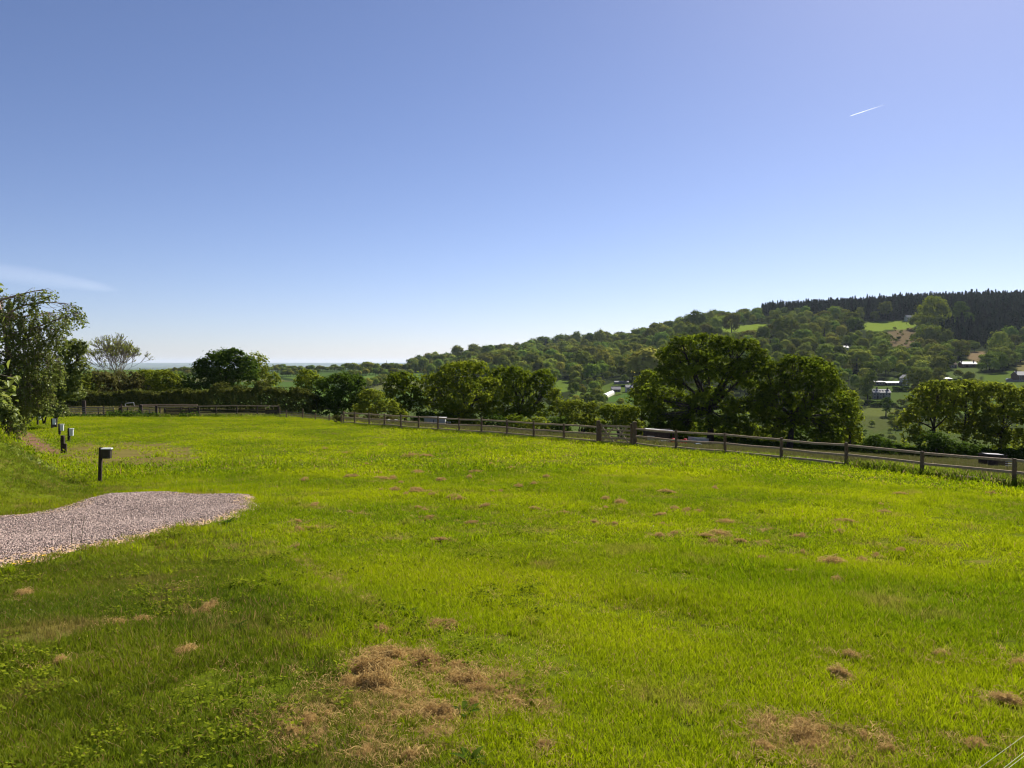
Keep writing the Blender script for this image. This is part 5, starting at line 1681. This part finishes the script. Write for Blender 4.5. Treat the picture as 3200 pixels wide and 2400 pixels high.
for i, (px_, z_) in enumerate(CR):
    p_ = on(px_, YS + .2)
    root = empty('plastic_crate', p_ + Vector((0, 0, .12 + z_)), ('grey white crate on the second layer of the open store stack' if z_ else 'grey white crate in the bottom row of the open store'), 'crate', 'crates in the open store' if not z_ else 'upper crates in the open store')
    root.location.z = p_.z + z_
    for sx, sy, wx, wy in ((0, -.15, .34, .03), (0, .15, .34, .03), (-.155, 0, .03, .27), (.155, 0, .03, .27)):
        link('crate_side', mesh('crate_side', *(lambda q_: (q_.V, q_.F))(MB().box((sx, sy, .2), (wx, wy, .4))), M['pale']), root)
    link('crate_base', mesh('crate_base', *(lambda q_: (q_.V, q_.F))(MB().box((0, 0, .02), (.28, .27, .04))), M['pale']), root)
for px_, lb in ((2105, 'red plastic drum at the right end of the open store'), (2143, 'red plastic drum left of the pale trailer'), (2131, 'smaller red plastic drum between the two larger red drums')):
    p_ = on(px_, YS - .6)
    s_ = .8 if px_ == 2131 else 1
    o = MB().tube([p_, p_ + Vector((0, 0, .04)), p_ + Vector((0, 0, .28 * s_)), p_ + Vector((0, 0, .31 * s_)), p_ + Vector((0, 0, .58 * s_)), p_ + Vector((0, 0, .64 * s_))],
                  [.15 * s_, .18 * s_, .18 * s_, .195 * s_, .18 * s_, .11 * s_], 12).build('plastic_drum', M['red']); tag(o, lb, 'drum')
root = empty('flat_trailer', on(2184, YS), 'pale sided low trailer below the largest oak', 'trailer')
a, b = on(2156, YS, .40), on(2211, YS, .40)
MB().beam((a.x, a.y, a.z), (b.x, b.y, b.z), 1.2, .08, .1).build('bed', M['dark_wood'], root)
for dy in (-.6, .6):
    MB().beam((a.x, a.y + dy, a.z + .22), (b.x, b.y + dy, b.z + .22), .04, .36, .1).build('side_board', M['pale'], root)
for f in (.3, .7):
    for dy in (-.5, .5):
        c_ = a.lerp(b, f); MB().tube([(c_.x, c_.y + dy - .08, c_.z - .18), (c_.x, c_.y + dy + .08, c_.z - .18)], .22, 10).build('wheel', M['tyre'], root)
p_ = on(2182, YS - 2.2)
o = MB().tube([p_ + Vector((-.5, 0, .02)), p_ + Vector((-.2, 0, .12)), p_ + Vector((.2, 0, .14)), p_ + Vector((.5, 0, .03))], [.05, .14, .13, .04], 7).build('tarpaulin', M['blue']); tag(o, 'crumpled blue tarpaulin in the grass below the pale trailer', 'tarpaulin')
YC = 62
root = empty('field_cabin', on(3118, YC), 'small open cabin with thin pale roof behind the fence at far right', 'shed')
a, b = on(3092, YC), on(3150, YC)
zt = at(3110, 1421, YC)[2]
for p_ in (a, b):
    for dy in (0, 1.2):
        MB().beam((p_.x, p_.y + dy, p_.z - .3), (p_.x, p_.y + dy, zt - .03), .09, .09).build('post', M['dark_wood'], root)
MB().box(((a.x + b.x) / 2, a.y + 1.22, (a.z + zt) / 2), (b.x - a.x, .04, zt - a.z)).build('back_board', M['dark_wood'], root)
for i in range(5):
    z_ = a.z + .12 + i * .15
    MB().beam((a.x, a.y - .05, z_), (b.x, b.y - .05, z_), .03, .13).build('board', M['dark_wood'], root)
MB().beam((a.x - .1, a.y + .3, zt + .05), (b.x - .25, b.y + .3, zt - .02), .8, .05, .1).build('roof', M['paleroof'], root)
root = empty('plank_stack', on(3162, YC - 1), 'stack of pale planks beside the small field cabin', 'planks')
for i in range(3):
    MB().beam(on(3148, YC - 1, .15 + i * .17), on(3176, YC - 1, .13 + i * .17), .2, .05).build('plank', M['paleroof'], root)
for f in (3152, 3172):
    MB().beam(on(f, YC - 1, -.1), on(f, YC - 1, .47), .06, .06).build('support', M['dark_wood'], root)

# ---------------------------------------------------------------- hay clumps on the field
def hay_mesh(seed, n_=420):
    r = np.random.default_rng(seed)
    V, Fq = [], []
    for i in range(n_):
        a = r.uniform(0, 2 * math.pi); d = math.sqrt(r.uniform()) * .5
        lump = .55 + .65 * abs(math.sin(a * 1.5 + seed) * math.cos(d * 7 + seed * 2.1))
        z0 = max(0, (.25 - d * d)) * r.uniform(.35, 1.35) * .95 * lump
        c = np.array([d * math.cos(a), d * math.sin(a) * .8, z0])
        dr = r.normal(size=3); dr[2] *= .35; dr /= np.linalg.norm(dr)
        ln = r.uniform(.10, .28); cv = r.normal(size=3) * .16
        wv = np.cross(dr, r.normal(size=3)); wv = wv / np.linalg.norm(wv) * .0065
        b = len(V)
        for t_ in (-.5, -.15, .2, .5):
            q_ = c + dr * ln * t_ + cv * (.25 - t_ * t_) * 2
            q_[2] = max(q_[2], -.02)
            V += [q_ - wv, q_ + wv]
        for k in range(3): Fq.append((b + 2 * k, b + 2 * k + 1, b + 2 * k + 3, b + 2 * k + 2))
    # matted core
    b = len(V); ns = 9
    V.append(np.array([0, 0, .15]))
    for q_, zq in ((.22, .10), (.40, -.03)):
        for k in range(ns):
            t_ = 2 * math.pi * k / ns; rq = q_ * r.uniform(.8, 1.15)
            V.append(np.array([math.cos(t_) * rq, math.sin(t_) * rq * .8, zq + r.normal(0, .012)]))
    tri = [(b, b + 1 + k, b + 1 + (k + 1) % ns) for k in range(ns)]
    qd = [(b + 1 + k, b + 1 + ns + k, b + 1 + ns + (k + 1) % ns, b + 1 + (k + 1) % ns) for k in range(ns)]
    return mesh('hay', V, [tuple(map(int, f)) for f in Fq] + tri + qd, M['hay'])


HM = [hay_mesh(i) for i in range(7)]
rq = np.random.default_rng(3)
for i, (hx, hy, hz, hs, hb) in enumerate(HAY):
    o = link('hay_heap' if hb else 'hay_clump', HM[int(rq.integers(7))], None, (hx, hy, hz + (.012 if hb else .02 if hy < 9 else .03)))
    zs = (rq.uniform(1.7, 2.2) if hy < 8 else rq.uniform(.8, 1.0)) if hb else rq.uniform(.8, 1.4) if hy < 8 else rq.uniform(.7, 1.1)
    o.scale = (hs * (rq.uniform(.8, 1.05) if hb else rq.uniform(.75, 1.8)), hs * (rq.uniform(.55, .75) if hb else rq.uniform(.6, 1.2)), hs * zs * (.8 if hb else 1))
    o.rotation_euler = (rq.normal(0, .12), rq.normal(0, .12), rq.uniform(-.6, .6) if hb else rq.uniform(0, 6.28))
    if hb: tag(o, BIG[i][3], 'hay')
    else: tag(o, 'small clump of dry cut grass lying on the mown field', 'hay', 'small dry grass clumps on the field')
# loose dry straw between them
def straw(seed):
    r = np.random.default_rng(seed); V, Fq = [], []
    for i in range(9):
        a = r.uniform(0, 6.28); c = r.normal(0, .07, 2); ln = r.uniform(.04, .10); b = len(V); cz = r.uniform(.015, .06)
        d = np.array([math.cos(a), math.sin(a)]); nrm = np.array([-d[1], d[0]]) * .0026
        for t_, z_ in ((-.5, 0), (0, .012), (.5, 0)):
            for sg in (-1, 1): V.append((*(c + d * ln * t_ + nrm * sg), cz + z_))
        Fq += [(b, b + 1, b + 3, b + 2), (b + 2, b + 3, b + 5, b + 4)]
    return mesh('straw', V, np.array(Fq), M['hay'])


C = []
for (a, b, wpx, lb) in BIG[:7]:
    q_ = hit(a, b)
    for k in range(40): C.append(q_[:2] + rng.normal(0, 1, 2) * np.array([.30, .22]))
for (a, b) in [t_ for t_ in SM if t_[1] > 1850]:
    q_ = hit(a, b)
    for k in range(9): C.append(q_[:2] + rng.normal(0, .13, 2))
x, y = sector(2600, 2.6, 14)
pat = np.sin(x * 1.7 + 2 * np.sin(y * .9)) * np.sin(y * 1.9 + 1.5 * np.sin(x * .8))
k = (pat > .5) & keep_field(x, y)
C = np.concatenate([np.array(C), np.stack([x[k], y[k]], 1)])
scatter('loose_straw', [straw(i) for i in range(4)], np.concatenate([C, H(C[:, 0], C[:, 1])[:, None]], 1), rots(len(C), .1), rng.uniform(.35, .75, len(C)), rng.integers(0, 4, len(C)).astype(float),
        'loose dry straw strewn over the foreground grass', 'straw')

THT = [tuft('thatch_tuft', 44, .06, .012, .045, .0026, 1.9, M['hay'], 500 + i) for i in range(4)]
C = []
for hx, hy, hz, hs, hb in HAY:
    if hy < 16:
        for k in range(26 if hb else 8): C.append((hx + rng.normal(0, hs * .8 + .04), hy + rng.normal(0, hs * .8 + .04)))
for (a0, b0, a1, b1, n_, sp_) in ((930, 1745, 1290, 2000, 170, .07), (1560, 2110, 1680, 2250, 80, .10), (820, 2250, 1320, 2385, 130, .16), (1150, 2180, 1400, 2250, 60, .12), (2380, 2280, 2560, 2360, 40, .09), (600, 1900, 680, 1960, 40, .07)):
    A_, B_ = hit(a0, b0), hit(a1, b1)
    for k in range(n_):
        q_ = A_ + (B_ - A_) * rng.uniform(); C.append((q_[0] + rng.normal(0, sp_), q_[1] + rng.normal(0, sp_)))
C = np.array(C)
scatter('dry_thatch', THT, np.concatenate([C, H(C[:, 0], C[:, 1])[:, None] + .012], 1), rots(len(C), .3), rng.uniform(.7, 1.5, len(C)), rng.integers(0, 4, len(C)).astype(float),
        'matted tan thatch around the hay heaps', 'dry grass')

# dock plants, dandelions, small white flowers
def dock(px, py, s_, label, seed):
    r = np.random.default_rng(seed); q_ = hit(px, py)
    root = empty('dock_plant', q_, label, 'plant')
    for i in range(7):
        a = i * 2.4 + r.uniform(-.3, .3); ln = s_ * r.uniform(.7, 1.2); tl = r.uniform(.5, 1.1)
        V, Fq = [], []
        for k in range(5):
            t_ = k / 4; wv = s_ * .16 * math.sin(math.pi * (t_ * .85 + .12))
            rr_ = ln * t_ * math.cos(tl * (1 - t_ * .5)); z_ = ln * (math.sin(tl) * t_ - .35 * t_ * t_)
            for sg in (-1, 0, 1):
                V.append((math.cos(a) * rr_ - math.sin(a) * wv * sg, math.sin(a) * rr_ + math.cos(a) * wv * sg, z_ + abs(sg) * wv * .25))
        for k in range(4):
            for j in range(2): Fq.append((k * 3 + j, k * 3 + j + 1, k * 3 + j + 4, k * 3 + j + 3))
        link('leaf', mesh('leaf', V, np.array(Fq), M['leaf_dark'], True, {'rnd': np.full(len(V), r.uniform())}), root)


dock(1268, 1925, .14, 'broad leaved dock plant above the hay heaps', 1)
dock(1456, 2240, .12, 'dark broad leaved dock plant below the curved hay heap', 2)
dock(1470, 2385, .11, 'small dock plant at the bottom edge near the centre', 3)
dock(735, 1975, .12, 'shiny dock plant in the rough grass left of the hay heaps', 4)
dock(712, 1638, .16, 'dock plant on the near edge of the gravel', 5)
for px_, py_, lb in ((137, 1753, 'rightmost yellow dandelion at the near gravel edge'), (90, 1773, 'middle yellow dandelion at the near gravel edge'), (43, 1781, 'leftmost yellow dandelion at the near gravel edge')):
    q_ = hit(px_, py_ + 8)
    root = empty('dandelion', q_, lb, 'flower')
    link('stem', mesh('stem', *(lambda z_: (z_.V, z_.F))(MB().tube([(0, 0, -.02), (.004, 0, .09)], .003, 5)), M['leaf_dark']), root)
    mb = MB()
    for i in range(14):
        a = i * 2 * math.pi / 14; rr_ = .022
        mb.add([(.004, 0, .09), (.004 + math.cos(a - .2) * rr_, math.sin(a - .2) * rr_, .1), (.004 + math.cos(a) * rr_ * 1.2, math.sin(a) * rr_ * 1.2, .1), (.004 + math.cos(a + .2) * rr_, math.sin(a + .2) * rr_, .1)], [(0, 1, 2, 3)])
    link('flower_head', mesh('flower_head', mb.V, mb.F, M['yellow']), root)
mb = MB()
for i in range(8):
    a = i * math.pi / 4
    mb.add([(0, 0, .07), (math.cos(a - .35) * .012, math.sin(a - .35) * .012, .073), (math.cos(a) * .016, math.sin(a) * .016, .075), (math.cos(a + .35) * .012, math.sin(a + .35) * .012, .073)], [(0, 1, 2, 3)])
mb.tube([(0, 0, 0), (0, 0, .07)], .0015, 3, False)
fl_ = mesh('daisy', mb.V, mb.F, M['white_plastic'])
x, y = sector(180, 7, 50)
k = keep_field(x, y); x, y = x[k], y[k]
scatter('daisies', [fl_], np.stack([x, y, H(x, y)], 1), rots(len(x), .3), rng.uniform(.4, .7, len(x)), np.zeros(len(x)), 'tiny white daisies dotted over the field', 'flowers')
# tall thin grass stalks by the gravel
root = None
for px_, lb in ((255, 'tall thin grass stalk standing against the gravel'), (222, 'fainter bent grass stalk left of the tall one by the gravel')):
    q_ = hit(px_, 1722)
    o = MB().tube([q_, q_ + np.array([.01, 0, .22]), q_ + np.array([.045, 0, .46])], [.0035, .003, .002], 4).build('grass_stalk', M['leaf_dark']); tag(o, lb, 'grass stalk')

# electric strands crossing the bottom right corner
root = empty('electric_fence', gpt(3900, 5.2), 'three thin pale fence strands crossing the bottom right corner', 'fence')
for (a0, b0, a1, b1, Y0, Y1) in ((3062, 2399, 3200, 2299, 2.75, 3.15), (3138, 2399, 3200, 2351, 2.75, 2.95), (3153, 2399, 3200, 2363, 2.72, 2.88)):
    p_, q_ = Vector(at(a0, b0, Y0)), Vector(at(a1, b1, Y1))
    d_ = q_ - p_
    e0 = p_ - d_ * (1.2 / d_.length); e1 = q_ + d_ * (2.6 / d_.length)
    MB().tube([e0, e1], .0007, 5).build('strand', M['wire'], root)
    for e_ in (e0, e1):
        g_ = h(e_.x, e_.y)
        if e_ is e1 or True:
            MB().tube([(e_.x, e_.y, g_ - .2), (e_.x, e_.y, max(e_.z + .03, g_ + .05))], .008, 6).build('stake', M['wire'], root)

# ---------------------------------------------------------------- far horizon
def block(px0, px1, y0, y1, Y, nm, lb, cat='building'):
    a, b = at(px0, y1, Y), at(px1, y0, Y)
    g_ = h((a[0] + b[0]) / 2, Y)
    W = b[0] - a[0]; root = empty(nm, ((a[0] + b[0]) / 2, Y, g_), lb, cat)
    T_ = b[2] - g_
    for i, (f, hf) in enumerate(((-.33, .85), (0, 1.0), (.33, .9))):
        link('tower_block', mesh('tower_block', *(lambda q_: (q_.V, q_.F))(MB().box((f * W, 0, T_ * hf / 2), (W * .30, W * .4, T_ * hf))), M['haze_block']), root)


block(955, 980, 1142, 1152, 9000, 'power_station', 'hazy grey block of buildings on the distant plain')
for px_, y0, Y_, lb in ((1208, 1126, 1900, 'left of two thin masts on the horizon before the hill'), (1230, 1131, 1900, 'right of two thin masts on the horizon before the hill'),
                        (609, 1142, 1900, 'thin pylon on the horizon left of the dense dark tree')):
    t_ = at(px_, y0, Y_); g_ = h(t_[0], Y_)
    root = empty('mast', (t_[0], Y_, g_), lb, 'mast')
    hh = t_[2] - g_
    mb = MB()
    for sx, sy in ((-1, -1), (1, -1), (1, 1), (-1, 1)):
        mb.beam((sx * 1.6, sy * 1.6, -2), (sx * .25, sy * .25, hh), .5, .5, taper=.6)
    link('lattice', mesh('lattice', mb.V, mb.F, M['steel']), root)
    for f in (.3, .55, .8):
        link('cross_arm', mesh('cross_arm', *(lambda q_: (q_.V, q_.F))(MB().beam((-1.6 + f, 0, hh * f), (1.6 - f, 0, hh * f), .35, .35)), M['steel']), root)

# ---------------------------------------------------------------- haze box
lo, hi_ = ZMIN - 1, 135.0
mb = MB().box((0, 18000, (lo + hi_) / 2), (130000, 38000, hi_ - lo))
m, t, N, L = newmat('haze')
pv = N.new('ShaderNodeVolumePrincipled'); pv.inputs['Color'].default_value = (.72, .84, 1, 1); pv.inputs['Density'].default_value = 2.8e-5; pv.inputs['Anisotropy'].default_value = .25
out = N.new('ShaderNodeOutputMaterial'); L.new(pv.outputs[0], out.inputs['Volume'])
o = link('haze', mesh('haze', mb.V, mb.F, m)); tag(o, 'pale blue haze over the distant plain and hills', 'haze', kind='stuff')

# ---------------------------------------------------------------- contrail and cirrus
m, t, N, L = newmat('ice_cloud')
at_ = nd(N, 'ShaderNodeAttribute', attribute_name='dens')
tl = N.new('ShaderNodeBsdfTranslucent'); tl.inputs[0].default_value = (.95, .95, .95, 1)
df = N.new('ShaderNodeBsdfDiffuse'); df.inputs[0].default_value = (.95, .95, .95, 1)
ad = N.new('ShaderNodeAddShader'); L.new(tl.outputs[0], ad.inputs[0]); L.new(df.outputs[0], ad.inputs[1])
tp_ = N.new('ShaderNodeBsdfTransparent')
tc = N.new('ShaderNodeTexCoord')
mp = N.new('ShaderNodeMapping'); mp.inputs['Scale'].default_value = (.0004, .0012, .0012); L.new(tc.outputs['Object'], mp.inputs[0])
nz = nd(N, 'ShaderNodeTexNoise'); nz.inputs['Scale'].default_value = 1.4; nz.inputs['Detail'].default_value = 7; L.new(mp.outputs[0], nz.inputs['Vector'])
ml = N.new('ShaderNodeMath'); ml.operation = 'MULTIPLY'; L.new(at_.outputs['Fac'], ml.inputs[0]); L.new(maprange(N, L, nz.outputs[0], .25, .7, .45, 1.0), ml.inputs[1])
ms = N.new('ShaderNodeMixShader'); L.new(ml.outputs[0], ms.inputs[0]); L.new(tp_.outputs[0], ms.inputs[1]); L.new(ad.outputs[0], ms.inputs[2])
out = N.new('ShaderNodeOutputMaterial'); L.new(ms.outputs[0], out.inputs[0])
M['ice'] = m


def trail(p, q_, r0, r1, dens, name, label, cat, kind=None, flat=1.0, n_=28, sides=10):
    p, q_ = Vector(p), Vector(q_)
    V, Fc, dn = [], [], []
    d_ = (q_ - p).normalized(); a = d_.cross(Vector((0, 0, 1))).normalized(); b = a.cross(d_)
    for i in range(n_ + 1):
        t_ = i / n_; c_ = p.lerp(q_, t_); rr_ = r0 + (r1 - r0) * t_
        rr_ *= min(1, t_ * 12 + .15)
        for k in range(sides):
            an = 2 * math.pi * k / sides
            V.append(c_ + a * math.cos(an) * rr_ + b * math.sin(an) * rr_ * flat); dn.append(dens(t_))
    for i in range(n_):
        for k in range(sides): Fc.append((i * sides + k, i * sides + (k + 1) % sides, (i + 1) * sides + (k + 1) % sides, (i + 1) * sides + k))
    o0 = np.array(p)
    o = link(name, mesh(name, np.array([tuple(v) for v in V]) - o0, np.array(Fc), M['ice'], True, {'dens': dn}), None, o0)
    tag(o, label, cat, kind=kind)


trail(at(2655, 363, 26000), at(2770, 325, 27500), 15, 16, lambda t_: (1 - t_) ** .8 * .55, 'contrail', 'short white aircraft contrail high in the sky at right', 'contrail')
# cirrus wisp: a thin high sheet with soft edges
V, Fc, dn = [], [], []
nx, ny = 40, 16
for i in range(nx + 1):
    for j in range(ny + 1):
        u_, v_ = i / nx, j / ny * 2 - 1
        cx_, cy_ = -260 + u_ * 640, 828 + (u_ ** 1.4) * 80
        wpx = 10 + 26 * math.sin(math.pi * min(1, u_ * .9 + .1))
        pt = at(cx_, cy_ + v_ * wpx, 1.0)
        el = (pt[2] - EYE); Yc = 8000 / max(el, .02)
        V.append(at(cx_, cy_ + v_ * wpx, Yc))
        dn.append(.075 * max(0, 1 - v_ * v_) ** 1.5 * min(1, (1 - u_) * 9) * min(1, u_ * 2.5))
for i in range(nx):
    for j in range(ny):
        a = i * (ny + 1) + j; Fc.append((a, a + 1, a + ny + 2, a + ny + 1))
o0 = np.array(V).mean(0)
tag(link('cirrus', mesh('cirrus', np.array(V) - o0, np.array(Fc), M['ice'], True, {'dens': dn}), None, o0), kind='structure')
